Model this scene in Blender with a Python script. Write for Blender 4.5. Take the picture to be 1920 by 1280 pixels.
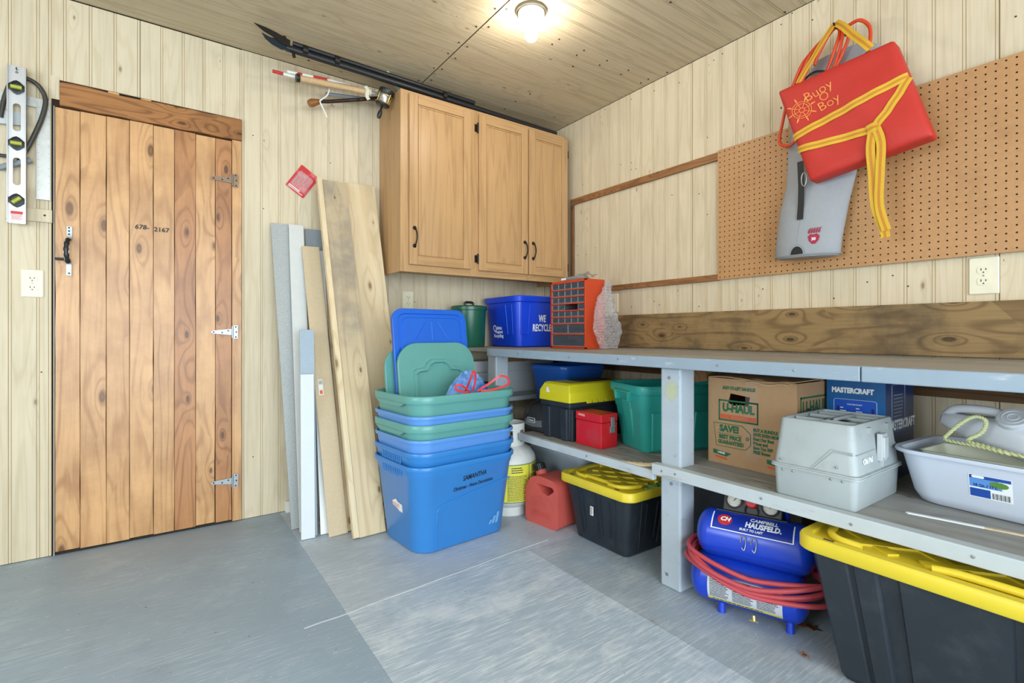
import bpy, math, random
from mathutils import Matrix, Vector
for _o in list(bpy.data.objects):
    bpy.data.objects.remove(_o, do_unlink=True)
SC = bpy.context.scene
COL = SC.collection
R = math.radians
random.seed(7)

# ---------------------------------------------------------------- camera, world, light, exposure
cam_d = bpy.data.cameras.new('camera')
cam = bpy.data.objects.new('camera', cam_d)
COL.objects.link(cam)
cam.location = (-2.368, -2.928, 0.97)
cam.rotation_euler = (R(90), 0, R(-35.25))
cam_d.sensor_width = 36.0
cam_d.lens = 935.0 / 1920.0 * 36.0
cam_d.shift_y = -16.0 / 1920.0
cam_d.clip_start = 0.02
SC.camera = cam

W = bpy.data.worlds.new('overcast_sky')
SC.world = W
W.use_nodes = True
W.node_tree.nodes['Background'].inputs[0].default_value = (0.80, 0.90, 1.0, 1)
W.node_tree.nodes['Background'].inputs[1].default_value = 1.2

def area(name, loc, rot, sx, sy, power, col):
    d = bpy.data.lights.new(name, 'AREA')
    d.shape = 'RECTANGLE'; d.size = sx; d.size_y = sy; d.energy = power; d.color = col
    o = bpy.data.objects.new(name, d)
    COL.objects.link(o); o.location = loc; o.rotation_euler = rot
    return o
# daylight that comes in through the open garage door behind the camera and extra light from an added, unseen window in the left wall
area('garage_door_daylight', (-2.45, -5.20, 1.15), (R(90), 0, 0), 3.3, 2.1, 118.0, (0.76, 0.89, 1.0))
area('added_window_light', (-4.66, -2.3, 1.45), (R(90), 0, R(-90)), 1.5, 1.1, 34.0, (0.78, 0.90, 1.0))
SC.view_settings.view_transform = 'Standard'
SC.view_settings.look = 'None'
SC.view_settings.gamma = 1.0
SC.view_settings.use_curve_mapping = False
SC.view_settings.exposure = 0.52

# ---------------------------------------------------------------- mesh helpers
def V(*a): return Vector(a)
def TR(loc=(0, 0, 0), rx=0, ry=0, rz=0):
    return Matrix.Translation(Vector(loc)) @ Matrix.Rotation(R(rz), 4, 'Z') @ Matrix.Rotation(R(ry), 4, 'Y') @ Matrix.Rotation(R(rx), 4, 'X')
def FR(o, x, y):
    """frame: origin, right and up directions (need not be orthonormal)"""
    x = Vector(x); y = Vector(y); z = x.cross(y).normalized(); o = Vector(o)
    return Matrix(((x.x, y.x, z.x, o.x), (x.y, y.y, z.y, o.y), (x.z, y.z, z.z, o.z), (0, 0, 0, 1)))
def rr(w, d, r, n=4, cx=0, cy=0):
    """rounded rectangle, counter-clockwise"""
    r = min(r, w / 2 - 1e-4, d / 2 - 1e-4); out = []
    for sx, sy, a0 in ((1, 1, 0), (-1, 1, 90), (-1, -1, 180), (1, -1, 270)):
        for k in range(n + 1):
            a = R(a0 + 90.0 * k / n)
            out.append((cx + sx * (w / 2 - r) + r * math.cos(a), cy + sy * (d / 2 - r) + r * math.sin(a)))
    return out
def ring(w, d, r, z, n=4, cx=0, cy=0):
    return [Vector((x, y, z)) for x, y in rr(w, d, r, n, cx, cy)]
def ell(w, d, z, n=24, cx=0, cy=0):
    return [Vector((cx + w / 2 * math.cos(2 * math.pi * k / n), cy + d / 2 * math.sin(2 * math.pi * k / n), z)) for k in range(n)]
def smooth_path(pts, sub=6, closed=False):
    P = [Vector(p) for p in pts]; n = len(P); out = []
    rng = range(n if closed else n - 1)
    for i in rng:
        if closed: a, b, c, d = P[(i - 1) % n], P[i], P[(i + 1) % n], P[(i + 2) % n]
        else: a, b, c, d = P[max(i - 1, 0)], P[i], P[i + 1], P[min(i + 2, n - 1)]
        for k in range(sub):
            t = k / sub
            out.append(0.5 * ((2 * b) + (c - a) * t + (2 * a - 5 * b + 4 * c - d) * t * t + (3 * b - a - 3 * c + d) * t ** 3))
    if not closed: out.append(P[-1])
    return out

class MB:
    def __init__(s): s.v = []; s.f = []; s.m = []
    def add(s, vs, fs, m=0, M=None):
        b = len(s.v)
        for p in vs:
            p = Vector(p); s.v.append(M @ p if M else p)
        for f in fs: s.f.append(tuple(b + i for i in f)); s.m.append(m)
        return s
    def box(s, x0, y0, z0, x1, y1, z1, m=0, M=None):
        vs = [(x0, y0, z0), (x1, y0, z0), (x1, y1, z0), (x0, y1, z0), (x0, y0, z1), (x1, y0, z1), (x1, y1, z1), (x0, y1, z1)]
        return s.add(vs, [(0, 3, 2, 1), (4, 5, 6, 7), (0, 1, 5, 4), (1, 2, 6, 5), (2, 3, 7, 6), (3, 0, 4, 7)], m, M)
    def cbox(s, c, size, m=0, M=None):
        return s.box(c[0] - size[0] / 2, c[1] - size[1] / 2, c[2] - size[2] / 2, c[0] + size[0] / 2, c[1] + size[1] / 2, c[2] + size[2] / 2, m, M)
    def loft(s, rings, c0=True, c1=True, m=0, M=None, closed=True):
        n = len(rings[0]); vs = [p for r in rings for p in r]; fs = []
        for i in range(len(rings) - 1):
            for j in range(n if closed else n - 1):
                k = (j + 1) % n
                fs.append((i * n + j, i * n + k, (i + 1) * n + k, (i + 1) * n + j))
        if c0: fs.append(tuple(reversed(range(n))))
        if c1: fs.append(tuple(range((len(rings) - 1) * n, len(rings) * n)))
        return s.add(vs, fs, m, M)
    def tube(s, pts, r, n=8, m=0, M=None, caps=True, closed=False):
        P = [Vector(p) for p in pts]; rings = []; up = None
        for i, p in enumerate(P):
            if closed: t = P[(i + 1) % len(P)] - P[i - 1]
            else: t = P[min(i + 1, len(P) - 1)] - P[max(i - 1, 0)]
            if t.length < 1e-9: t = Vector((0, 0, 1))
            t.normalize()
            if up is None:
                up = Vector((0, 0, 1)) if abs(t.z) < .9 else Vector((1, 0, 0))
            u = (up - t * up.dot(t)); u.normalize(); w = t.cross(u); up = u
            ri = r[i] if isinstance(r, (list, tuple)) else r
            rings.append([p + (u * math.cos(2 * math.pi * k / n) + w * math.sin(2 * math.pi * k / n)) * ri for k in range(n)])
        if closed: rings.append(rings[0])
        return s.loft(rings, caps and not closed, caps and not closed, m, M)
    def ribbon(s, pts, w, th, nrm, m=0, M=None):
        P = [Vector(p) for p in pts]; nrm = Vector(nrm); rings = []
        for i, p in enumerate(P):
            t = (P[min(i + 1, len(P) - 1)] - P[max(i - 1, 0)]).normalized()
            a = nrm.cross(t).normalized(); b = t.cross(a).normalized()
            rings.append([p - a * w / 2, p + a * w / 2, p + a * w / 2 + b * th, p - a * w / 2 + b * th])
        return s.loft(rings, True, True, m, M)
    def lathe(s, prof, n=24, m=0, M=None, c0=False, c1=False):
        rings = [[Vector((r * math.cos(2 * math.pi * k / n), r * math.sin(2 * math.pi * k / n), z)) for k in range(n)] for r, z in prof]
        return s.loft(rings, c0, c1, m, M)
    def prism(s, poly, z0, z1, m=0, M=None):
        return s.loft([[Vector((x, y, z0)) for x, y in poly], [Vector((x, y, z1)) for x, y in poly]], True, True, m, M)
    def ball(s, c, r, n=12, m=0, M=None, sq=(1, 1, 1)):
        rings = []
        for i in range(1, n // 2):
            a = math.pi * i / (n // 2)
            rings.append([Vector((c[0] + sq[0] * r * math.sin(a) * math.cos(2 * math.pi * k / n), c[1] + sq[1] * r * math.sin(a) * math.sin(2 * math.pi * k / n), c[2] - sq[2] * r * math.cos(a))) for k in range(n)])
        return s.loft(rings, True, True, m, M)
    def grid(s, fn, nu, nv, m=0, M=None):
        vs = [fn(i / nu, j / nv) for j in range(nv + 1) for i in range(nu + 1)]
        fs = [(j * (nu + 1) + i, j * (nu + 1) + i + 1, (j + 1) * (nu + 1) + i + 1, (j + 1) * (nu + 1) + i) for j in range(nv) for i in range(nu)]
        return s.add(vs, fs, m, M)
    def mesh(s, name, mats, smooth=35):
        me = bpy.data.meshes.new(name)
        me.from_pydata([tuple(p) for p in s.v], [], s.f)
        for mt in (mats if isinstance(mats, (list, tuple)) else [mats]): me.materials.append(mt)
        me.polygons.foreach_set('material_index', s.m)
        if smooth:
            me.shade_smooth(); me.set_sharp_from_angle(angle=R(smooth))
        me.update()
        return me
    def build(s, name, mats, parent=None, smooth=35, bevel=None, loc=None, rz=0, solid=None):
        return obj(name, s.mesh(name, mats, smooth), parent, bevel, loc, rz, solid)

def obj(name, me, parent=None, bevel=None, loc=None, rz=0, solid=None):
    o = bpy.data.objects.new(name, me); COL.objects.link(o)
    if parent: o.parent = parent
    if loc: o.location = loc
    if rz: o.rotation_euler = (0, 0, R(rz))
    if solid:
        md = o.modifiers.new('thickness', 'SOLIDIFY'); md.thickness = solid; md.offset = 0
    if bevel:
        md = o.modifiers.new('edge', 'BEVEL'); md.width = bevel; md.segments = 2; md.limit_method = 'ANGLE'; md.angle_limit = R(40)
    return o
def tag(o, label, cat, group=None, kind=None):
    o['label'] = label; o['category'] = cat
    if group: o['group'] = group
    if kind: o['kind'] = kind
    return o
def thing(name, label, cat, loc=(0, 0, 0), rz=0, group=None, kind=None):
    o = bpy.data.objects.new(name, None); COL.objects.link(o)
    o.empty_display_size = .05
    o.location = loc; o.rotation_euler = (0, 0, R(rz))
    return tag(o, label, cat, group, kind)
def copy_tree(o, parent=None):
    c = o.copy(); COL.objects.link(c); c.parent = parent
    for ch in list(o.children): copy_tree(ch, c)
    return c
def curve_mesh(outlines, th, M=None, mats=None, name='plate'):
    """flat plate with holes: list of closed 2-D outlines, thickness th along local z"""
    cu = bpy.data.curves.new(name, 'CURVE'); cu.dimensions = '2D'; cu.fill_mode = 'BOTH'; cu.extrude = th / 2
    for ol in outlines:
        sp = cu.splines.new('POLY'); sp.points.add(len(ol) - 1); sp.use_cyclic_u = True
        for i, (x, y) in enumerate(ol): sp.points[i].co = (x, y, 0, 1)
    o = bpy.data.objects.new(name, cu); me = bpy.data.meshes.new_from_object(o)
    bpy.data.objects.remove(o); bpy.data.curves.remove(cu)
    if M: me.transform(M)
    me.materials.clear()
    if mats: me.materials.append(mats)
    return me
def text(parent, body, size, M, mat, name='lettering', bold=0.0, ext=.0004, align='CENTER', shear=0, sx=1.0, sp=1.0, lsp=1.0, label=None):
    cu = bpy.data.curves.new(name, 'FONT'); cu.body = body; cu.size = size; cu.extrude = ext; cu.offset = bold
    cu.align_x = align; cu.align_y = 'CENTER'; cu.shear = shear; cu.space_character = sp; cu.space_line = lsp
    cu.resolution_u = 2
    o = bpy.data.objects.new(name, cu); me = bpy.data.meshes.new_from_object(o)
    bpy.data.objects.remove(o); bpy.data.curves.remove(cu)
    me.transform(M @ Matrix.Diagonal((sx, 1, 1, 1)))
    me.materials.clear(); me.materials.append(mat)
    o = obj(name, me, parent)
    if label: o['label'] = label
    return o
def print_lines(mb, x0, x1, y0, y1, rows, fill, fn, m=0, seed=1, word=(.02, .06)):
    """rows of small dark dashes (print too small to read); fn maps (u,v) to a point"""
    rg = random.Random(seed); h = (y1 - y0) / rows
    for r in range(rows):
        y = y1 - (r + .5) * h; x = x0
        end = x1 - rg.random() * (x1 - x0) * .25
        while x < end:
            w = rg.uniform(*word) * (x1 - x0)
            w = min(w, end - x)
            a, b = y - h * fill / 2, y + h * fill / 2
            mb.add([fn(x, a), fn(x + w, a), fn(x + w, b), fn(x, b)], [(0, 1, 2, 3)], m)
            x += w + .014 * (x1 - x0)

# ---------------------------------------------------------------- materials
def S(h):
    h = h.lstrip('#'); c = [int(h[i:i + 2], 16) / 255 for i in (0, 2, 4)]
    return tuple(x / 12.92 if x <= .04045 else ((x + .055) / 1.055) ** 2.4 for x in c) + (1,)
def mul(c, k): return (min(c[0] * k, 1), min(c[1] * k, 1), min(c[2] * k, 1), 1)
class NT:
    def __init__(s, name):
        s.mat = bpy.data.materials.new(name); s.mat.use_nodes = True
        s.t = s.mat.node_tree; s.b = s.t.nodes['Principled BSDF']
    def n(s, typ, **kw):
        nd = s.t.nodes.new(typ)
        for k, v in kw.items():
            if k.startswith('i_'):
                nd.inputs[int(k[2:]) if k[2:].isdigit() else k[2:].replace('_', ' ')].default_value = v
            else: setattr(nd, k, v)
        return nd
    def l(s, a, b): s.t.links.new(a, b)
    def math(s, op, a, b=None, clamp=False):
        nd = s.t.nodes.new('ShaderNodeMath'); nd.operation = op; nd.use_clamp = clamp
        for i, x in enumerate((a, b)):
            if x is None: continue
            if isinstance(x, (int, float)): nd.inputs[i].default_value = x
            else: s.l(x, nd.inputs[i])
        return nd.outputs[0]
    def mix(s, fac, a, b, blend='MIX'):
        nd = s.t.nodes.new('ShaderNodeMix'); nd.data_type = 'RGBA'; nd.blend_type = blend
        for sock, x in ((nd.inputs['Factor'], fac), (nd.inputs[6], a), (nd.inputs[7], b)):
            if isinstance(x, (int, float)): sock.default_value = x
            elif isinstance(x, tuple): sock.default_value = x
            else: s.l(x, sock)
        return nd.outputs[2]
    def ramp(s, fac, stops):
        nd = s.t.nodes.new('ShaderNodeValToRGB'); cr = nd.color_ramp
        while len(cr.elements) < len(stops): cr.elements.new(.5)
        for e, (p, c) in zip(cr.elements, stops):
            e.position = p; e.color = c if isinstance(c, tuple) else (c, c, c, 1)
        s.l(fac, nd.inputs[0]); return nd.outputs[0]
    def coords(s, scale=(1, 1, 1), rnd=True):
        tc = s.n('ShaderNodeTexCoord'); out = tc.outputs['Object']
        if rnd:
            oi = s.n('ShaderNodeObjectInfo'); k = s.math('MULTIPLY', oi.outputs['Random'], 41.0)
            cb = s.n('ShaderNodeCombineXYZ')
            for i in range(3): s.l(k, cb.inputs[i])
            va = s.n('ShaderNodeVectorMath', operation='ADD'); s.l(out, va.inputs[0]); s.l(cb.outputs[0], va.inputs[1]); out = va.outputs[0]
        mp = s.n('ShaderNodeMapping'); s.l(out, mp.inputs[0]); mp.inputs['Scale'].default_value = scale
        return mp.outputs[0]
    def noise(s, vec, scale, detail=3, rough=.55, dist=0):
        nd = s.n('ShaderNodeTexNoise'); s.l(vec, nd.inputs['Vector'])
        nd.inputs['Scale'].default_value = scale; nd.inputs['Detail'].default_value = detail
        nd.inputs['Roughness'].default_value = rough; nd.inputs['Distortion'].default_value = dist
        return nd.outputs[0]
    def bump(s, h, strength, dist=.002):
        nd = s.n('ShaderNodeBump'); s.l(h, nd.inputs['Height']); nd.inputs['Strength'].default_value = strength; nd.inputs['Distance'].default_value = dist
        s.l(nd.outputs[0], s.b.inputs['Normal'])
    def done(s, col=None, rough=.5, metal=0, spec=.5):
        if col is not None:
            if isinstance(col, tuple): s.b.inputs['Base Color'].default_value = col
            else: s.l(col, s.b.inputs['Base Color'])
        s.b.inputs['Roughness'].default_value = rough; s.b.inputs['Metallic'].default_value = metal
        s.b.inputs['Specular IOR Level'].default_value = spec
        return s.mat
def plain(name, hexc, rough=.5, metal=0, var=.08, scale=18, bump=0, spec=.5, dirt=None, dirt_amt=.5, dscale=5):
    m = NT(name); c = S(hexc); v = m.coords()
    n = m.noise(v, scale, 3)
    col = m.mix(n, mul(c, 1 - var), mul(c, 1 + var))
    if dirt:
        d = m.noise(v, dscale, 6, .7); f = m.ramp(d, [(.52, 0.0), (.72, 1.0)])
        col = m.mix(m.math('MULTIPLY', f, dirt_amt), col, S(dirt))
    if bump: m.bump(m.noise(v, scale * 6, 2), bump)
    return m.done(col, rough, metal, spec)
def wood(name, base, dark, axis='z', freq=26, along=.10, scale=5.0, knots=0.0, knotc='#4a2c16', rough=.5, amt=.55, bump=.15, stain=None, stain_amt=.5, bright=.10, kscale=3.2, spec=.4, stain_z=None):
    """pine / oak: contour-line grain that bends round knots; grain runs along the object's own axis"""
    m = NT(name); sc = {'x': (along, 1, 1), 'y': (1, along, 1), 'z': (1, 1, along)}[axis]
    v = m.coords(sc); n = m.noise(v, scale, 2, .45, .25)
    if knots:
        sx = m.n('ShaderNodeSeparateXYZ'); m.l(m.coords((1, 1, 1)), sx.inputs[0]); q = {'x': (1, 2, 0), 'y': (0, 2, 1), 'z': (0, 1, 2)}[axis]
        cb = m.n('ShaderNodeCombineXYZ'); m.l(m.math('ADD', sx.outputs[q[0]], sx.outputs[q[1]]), cb.inputs[0]); m.l(m.math('MULTIPLY', sx.outputs[q[2]], .42), cb.inputs[1])
        vo = m.n('ShaderNodeTexVoronoi', voronoi_dimensions='2D'); vo.inputs['Scale'].default_value = kscale * 2.2; m.l(cb.outputs[0], vo.inputs['Vector'])
        sc_ = m.n('ShaderNodeSeparateColor'); m.l(vo.outputs['Color'], sc_.inputs[0])
        d = m.math('DIVIDE', vo.outputs['Distance'], m.math('ADD', m.math('MULTIPLY', sc_.outputs[0], 1.1), .35))
        bend = m.math('MULTIPLY', m.math('POWER', 2.718, m.math('MULTIPLY', d, -6.0)), .30)
        n = m.math('ADD', n, bend)
    g = m.math('SINE', m.math('MULTIPLY', n, freq * 6.0))
    g = m.ramp(g, [(.0, 0.0), (.55, .25), (1.0, 1.0)])
    g = m.math('MULTIPLY', g, amt)
    fine = m.noise(m.coords(tuple(x * (22 if x == 1 else 14) for x in sc)), 6, 2)
    col = m.mix(g, S(base), S(dark))
    col = m.mix(m.math('MULTIPLY', m.ramp(fine, [(.40, 0.0), (.75, 1.0)]), .28), col, S(dark))
    big = m.ramp(m.noise(m.coords((1, 1, .45)), 6.5, 3, .6), [(.42, 0.0), (.66, 1.0)])
    col = m.mix(m.math('MULTIPLY', big, bright * 2.2), col, mul(S(base), 1.3))
    if stain:
        st = m.noise(m.coords((1, 1, 1)), 3.1, 5, .65)
        sf = m.math('MULTIPLY', m.ramp(st, [(.46, 0.0), (.68, 1.0)]), stain_amt)
        if stain_z:
            tz = m.n('ShaderNodeTexCoord'); sz = m.n('ShaderNodeSeparateXYZ'); m.l(tz.outputs['Object'], sz.inputs[0])
            mr = m.n('ShaderNodeMapRange'); m.l(m.math('ADD', sz.outputs[2], m.math('MULTIPLY', st, .25)), mr.inputs[0]); mr.inputs[1].default_value = stain_z[0]; mr.inputs[2].default_value = stain_z[1]
            sf = m.math('MULTIPLY', m.math('ADD', m.math('MULTIPLY', sf, .6), .35), mr.outputs[0], True)
        col = m.mix(sf, col, S(stain))
    if knots:
        kf = m.ramp(d, [(0.0, .75), (knots * .45, .85), (knots * .62, .55), (knots * .8, .22), (knots * 1.5, 0.0)])
        col = m.mix(kf, col, S(knotc))
    if bump: m.bump(g, bump, .001)
    return m.done(col, rough, 0, spec)

# ---------------------------------------------------------------- material library
M_PANEL = wood('cream_panelling', '#d5c6aa', '#b39e78', 'z', 8, .045, 11, .018, '#8a6f4c', .55, .26, .03, bright=.10, kscale=1.5, spec=.3)
M_CEIL = wood('tan_ceiling_panelling', '#c5b598', '#9f8c6b', 'x', 8, .04, 11, .022, '#6a5238', .6, .36, .03, bright=.06, kscale=2.0, spec=.25)
M_GROOVE = plain('panel_groove', '#bea982', .8)
M_CGROOVE = plain('ceiling_groove', '#ab9a78', .8)
M_DARKGAP = plain('dark_gap', '#3a2c1c', .9)
M_FLGAP = plain('floor_seam', '#aab0b2', .7)
M_NAIL = plain('nail_head', '#2a2622', .6, .3)
M_DOORW = wood('door_pine', '#d0a06d', '#945f33', 'z', 11, .085, 5.5, .072, '#5c3616', .36, .5, .12, '#99683c', .4, bright=.24, kscale=2.1, spec=.5)
M_DOORW2 = wood('door_pine_dark', '#bb8352', '#7d4c28', 'z', 12, .085, 5.5, .07, '#4d2a13', .38, .55, .12, '#79492a', .4, bright=.12, kscale=2.9, spec=.5)
M_HEADER = wood('rough_header_wood', '#a8713f', '#5f3a1c', 'x', 16, .08, 6, .06, '#3a200f', .6, .6, .25, '#55341c', .5, bright=.06)
M_BATTEN = wood('brown_batten', '#97683f', '#5c3a20', 'x', 12, .06, 9, .05, '#38200f', .6, .55, .2, '#5a3c24', .4)
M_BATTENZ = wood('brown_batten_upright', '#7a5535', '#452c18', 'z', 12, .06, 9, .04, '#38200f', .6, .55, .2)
M_BATTENY = wood('brown_batten_long', '#97683f', '#5c3a20', 'y', 12, .06, 9, .05, '#38200f', .6, .55, .2, '#5a3c24', .4)
M_BACKBD = wood('stained_backboard', '#967a50', '#553c21', 'y', 13, .09, 5, .085, '#2c190b', .6, .55, .2, '#3d352b', .72, bright=.05, kscale=3.6)
M_LEDGER = wood('dark_ledger', '#6a4c2e', '#35230f', 'y', 16, .09, 6, .05, '#22140a', .65, .55, .2)
M_OAK = wood('oak_cabinet', '#be9668', '#957046', 'z', 6, .05, 16, 0, rough=.40, amt=.4, bump=.06, bright=.08, spec=.5)
M_OAKX = wood('oak_cabinet_rail', '#be9668', '#957046', 'x', 6, .05, 16, 0, rough=.40, amt=.4, bump=.06, bright=.08, spec=.5)
M_PINE = wood('pale_pine_board', '#e0cca8', '#bd9f70', 'z', 7, .06, 6, .06, '#7d5a34', .55, .4, .08, bright=.1, kscale=2.6)
M_PINEG = wood('weathered_pine_board', '#d6c09a', '#b0926a', 'z', 8, .06, 6, .06, '#5b452c', .6, .45, .08, '#8f8678', 1.0, bright=.08, kscale=2.8, stain_z=(.75, 1.15))
M_BENCHW = wood('worn_bench_boards', '#a09d97', '#746d64', 'y', 8, .05, 7, .03, '#4a443e', .6, .45, .12, '#857a6c', .35, bright=.12)

def greypaint(name, base, chip, amt=.55, sc=(1, 1, 1), rough=.5):
    m = NT(name); v = m.coords(); c = S(base)
    n = m.noise(v, 9, 4)
    col = m.mix(n, mul(c, .86), mul(c, 1.1))
    ch = m.noise(m.coords(sc), 30, 5, .7)
    col = m.mix(m.math('MULTIPLY', m.ramp(ch, [(.60, 0.0), (.70, 1.0)]), amt), col, S(chip))
    m.bump(ch, .2, .001)
    return m.done(col, rough)
M_POST = greypaint('grey_post_paint', '#b0bac2', '#6f6a62', .5)
M_EDGE = greypaint('blue_grey_edge_paint', '#93a3b1', '#cfd2d2', .5, (1, .3, 1))
M_SHEDGE = greypaint('worn_shelf_edge_paint', '#bcc4c7', '#8d8371', .6, (1, .12, 1))

def floor_mat(name, base, worn, wear, dirt=.0):
    m = NT(name)
    tc = m.n('ShaderNodeTexCoord'); geo = tc.outputs['Object']
    def mp(sc, rot=0):
        q = m.n('ShaderNodeMapping'); m.l(geo, q.inputs[0]); q.inputs['Scale'].default_value = sc; q.inputs['Rotation'].default_value = (0, 0, R(rot)); return q.outputs[0]
    n1 = m.noise(mp((1, 1, 1)), 2.4, 4, .6)
    col = m.mix(n1, mul(S(base), .88), mul(S(base), 1.12))
    streak = m.noise(mp((.9, 14, 1), 3), 9, 4, .65)
    wr = m.noise(mp((1, 1.2, 1)), 2.3, 6, .68)
    f = m.math('MULTIPLY', m.ramp(streak, [(.47, 0.0), (.70, 1.0)]), m.ramp(wr, [(.50 - wear * .3, 0.0), (.70 - wear * .2, 1.0)]))
    col = m.mix(m.math('MULTIPLY', f, .9), col, S(worn))
    pt = m.ramp(m.noise(mp((1.1, 1.5, 1)), 3.1, 7, .72), [(.56 - wear * .06, 0.0), (.66, 1.0)])
    col = m.mix(m.math('MULTIPLY', pt, .28 + .35 * wear), col, S(worn))
    dk = m.ramp(m.noise(mp((1.4, 1.1, 1)), 4.3, 6, .7), [(.55, 0.0), (.72, 1.0)])
    col = m.mix(m.math('MULTIPLY', dk, .35), col, mul(S(base), .68))
    sc2 = m.noise(mp((2.2, 70, 1), 7), 5, 2, .5)
    col = m.mix(m.math('MULTIPLY', m.ramp(sc2, [(.66, 0.0), (.70, 1.0)]), .45), col, S('#dfe4e7'))
    flk = m.noise(mp((14, 60, 1), 14), 3, 2, .5)
    col = m.mix(m.math('MULTIPLY', m.ramp(flk, [(.715, 0.0), (.74, 1.0)]), .8), col, S('#e9ecee'))
    sp = m.noise(mp((1, 1, 1)), 48, 2, .5)
    col = m.mix(m.math('MULTIPLY', m.ramp(sp, [(.74, 0.0), (.77, 1.0)]), .55), col, S('#4a4a48'))
    if dirt:
        dn = m.noise(mp((1, 1, 1)), 3.4, 5, .7)
        col = m.mix(m.math('MULTIPLY', m.ramp(dn, [(.40, 0.0), (.62, 1.0)]), dirt), col, S('#8f8370'))
    m.bump(streak, .10, .001)
    return m.done(col, .46, 0, .45)
M_FL_A = floor_mat('floor_paint_darker', '#93a5b5', '#b7c5d1', .3)  # left sheets darker, right ones paler: a light edge painted in, besides wear
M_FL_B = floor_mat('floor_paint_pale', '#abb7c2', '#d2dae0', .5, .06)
M_FL_C = floor_mat('floor_paint_worn_lit', '#abbac8', '#e4eaee', .85, .03)  # paler from wear and from light put into the paint colour
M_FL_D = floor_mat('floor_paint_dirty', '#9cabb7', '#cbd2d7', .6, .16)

M_WHITE = plain('white_plastic', '#e9e8e2', .4)
M_IVORY = plain('ivory_plate', '#e4ddc2', .35)
M_SLOT = plain('dark_slot', '#2b2724', .6)
M_STEEL = plain('zinc_steel', '#a3a7a8', .4, .7, .1, 40)
M_RUST = plain('rusty_steel', '#8d7a66', .5, .6, .25, 30)
M_ALU = plain('brushed_aluminium', '#d5d7da', .33, .7, .06, 30)
M_BLACK = plain('black_plastic', '#1d1e20', .42)
M_BLKMET = plain('black_iron', '#231d18', .45, .4)
M_TUBEG = plain('dark_grey_tube', '#4a4843', .38, .4)
M_VIAL = plain('vial_liquid', '#a8ad3a', .2)
M_RED = plain('red_plastic', '#c62a2b', .42)
M_REDCARD = plain('red_card', '#c92027', .5, dirt='#efe6e2', dirt_amt=.35, dscale=14)
M_INK = plain('marker_ink', '#1c1c22', .6, var=0)
M_WINK = plain('white_print', '#eef2f4', .5, var=0)

# ---------------------------------------------------------------- the room
CEIL_Z = 2.445
PW = .0867
XL, YF = -4.70, -5.25

def strip_mesh(name, length, mats, w=PW):
    """one strip of bead-grooved panelling: width along +x, length along +z, face towards -y"""
    e = .0105
    prof = [(0, -.0012), (.0016, -.0034), (w - e, -.0034), (w - e + .0011, -.0012), (w - e + .0024, -.0031), (w - .0018, -.0031), (w - .0006, -.0012), (w, -.0012)]
    mb = MB(); n = len(prof)
    vs = [(x, y, 0) for x, y in prof] + [(x, y, length) for x, y in prof]
    for i in range(n - 1):
        mb.add([vs[i], vs[i + 1], vs[n + i + 1], vs[n + i]], [(0, 1, 2, 3)], 1 if i in (2, 3, 5, 6) else 0)
    mb.add([(0, 0, 0), (w, 0, 0), (w, 0, length), (0, 0, length)], [(3, 2, 1, 0)], 1)
    mb.add(vs[:n], [tuple(range(n))], 0); mb.add(vs[n:], [tuple(reversed(range(n)))], 0)
    return mb.mesh(name, mats, 0)
def setting(name, mb, mats, label, cat, smooth=0):
    return tag(mb.build(name, mats, None, smooth), label, cat, None, 'structure')

# floor: subfloor with painted plywood sheets laid on it
floor = setting('floor', MB().box(XL, YF, -.12, .05, .06, -.0125), M_FLGAP, 'grey painted plywood floor with worn paint and visible sheet seams', 'floor')
G = .0003
def fsheet(x0, x1, y0, y1, mat):
    MB().box(x0 + G, y0 + G, -.0125, x1 - G, y1 - G, 0).build('floor_sheet', mat, floor, 0)
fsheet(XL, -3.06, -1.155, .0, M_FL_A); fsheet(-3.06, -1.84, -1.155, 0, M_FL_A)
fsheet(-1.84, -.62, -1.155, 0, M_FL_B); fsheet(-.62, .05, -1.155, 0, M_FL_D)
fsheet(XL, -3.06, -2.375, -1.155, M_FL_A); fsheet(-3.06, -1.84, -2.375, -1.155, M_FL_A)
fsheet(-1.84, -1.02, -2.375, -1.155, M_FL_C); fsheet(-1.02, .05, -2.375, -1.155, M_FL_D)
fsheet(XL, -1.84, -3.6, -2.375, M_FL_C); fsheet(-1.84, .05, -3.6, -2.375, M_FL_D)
mb = MB(); rg = random.Random(2); sp_ = [(-1.98 + .055 * i, -1.200 + .0045 * i + rg.uniform(-.003, .003), .0) for i in range(21)]
mb.ribbon(sp_, .006, .0016, (0, 0, 1)); mb.build('seam_ridge', plain('pale_seam_filler', '#c3c8ca', .6, 0, .1, 30), floor, 0)
fsheet(XL, -1.84, YF, -3.6, M_FL_A); fsheet(-1.84, .05, YF, -3.6, M_FL_A)

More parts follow.
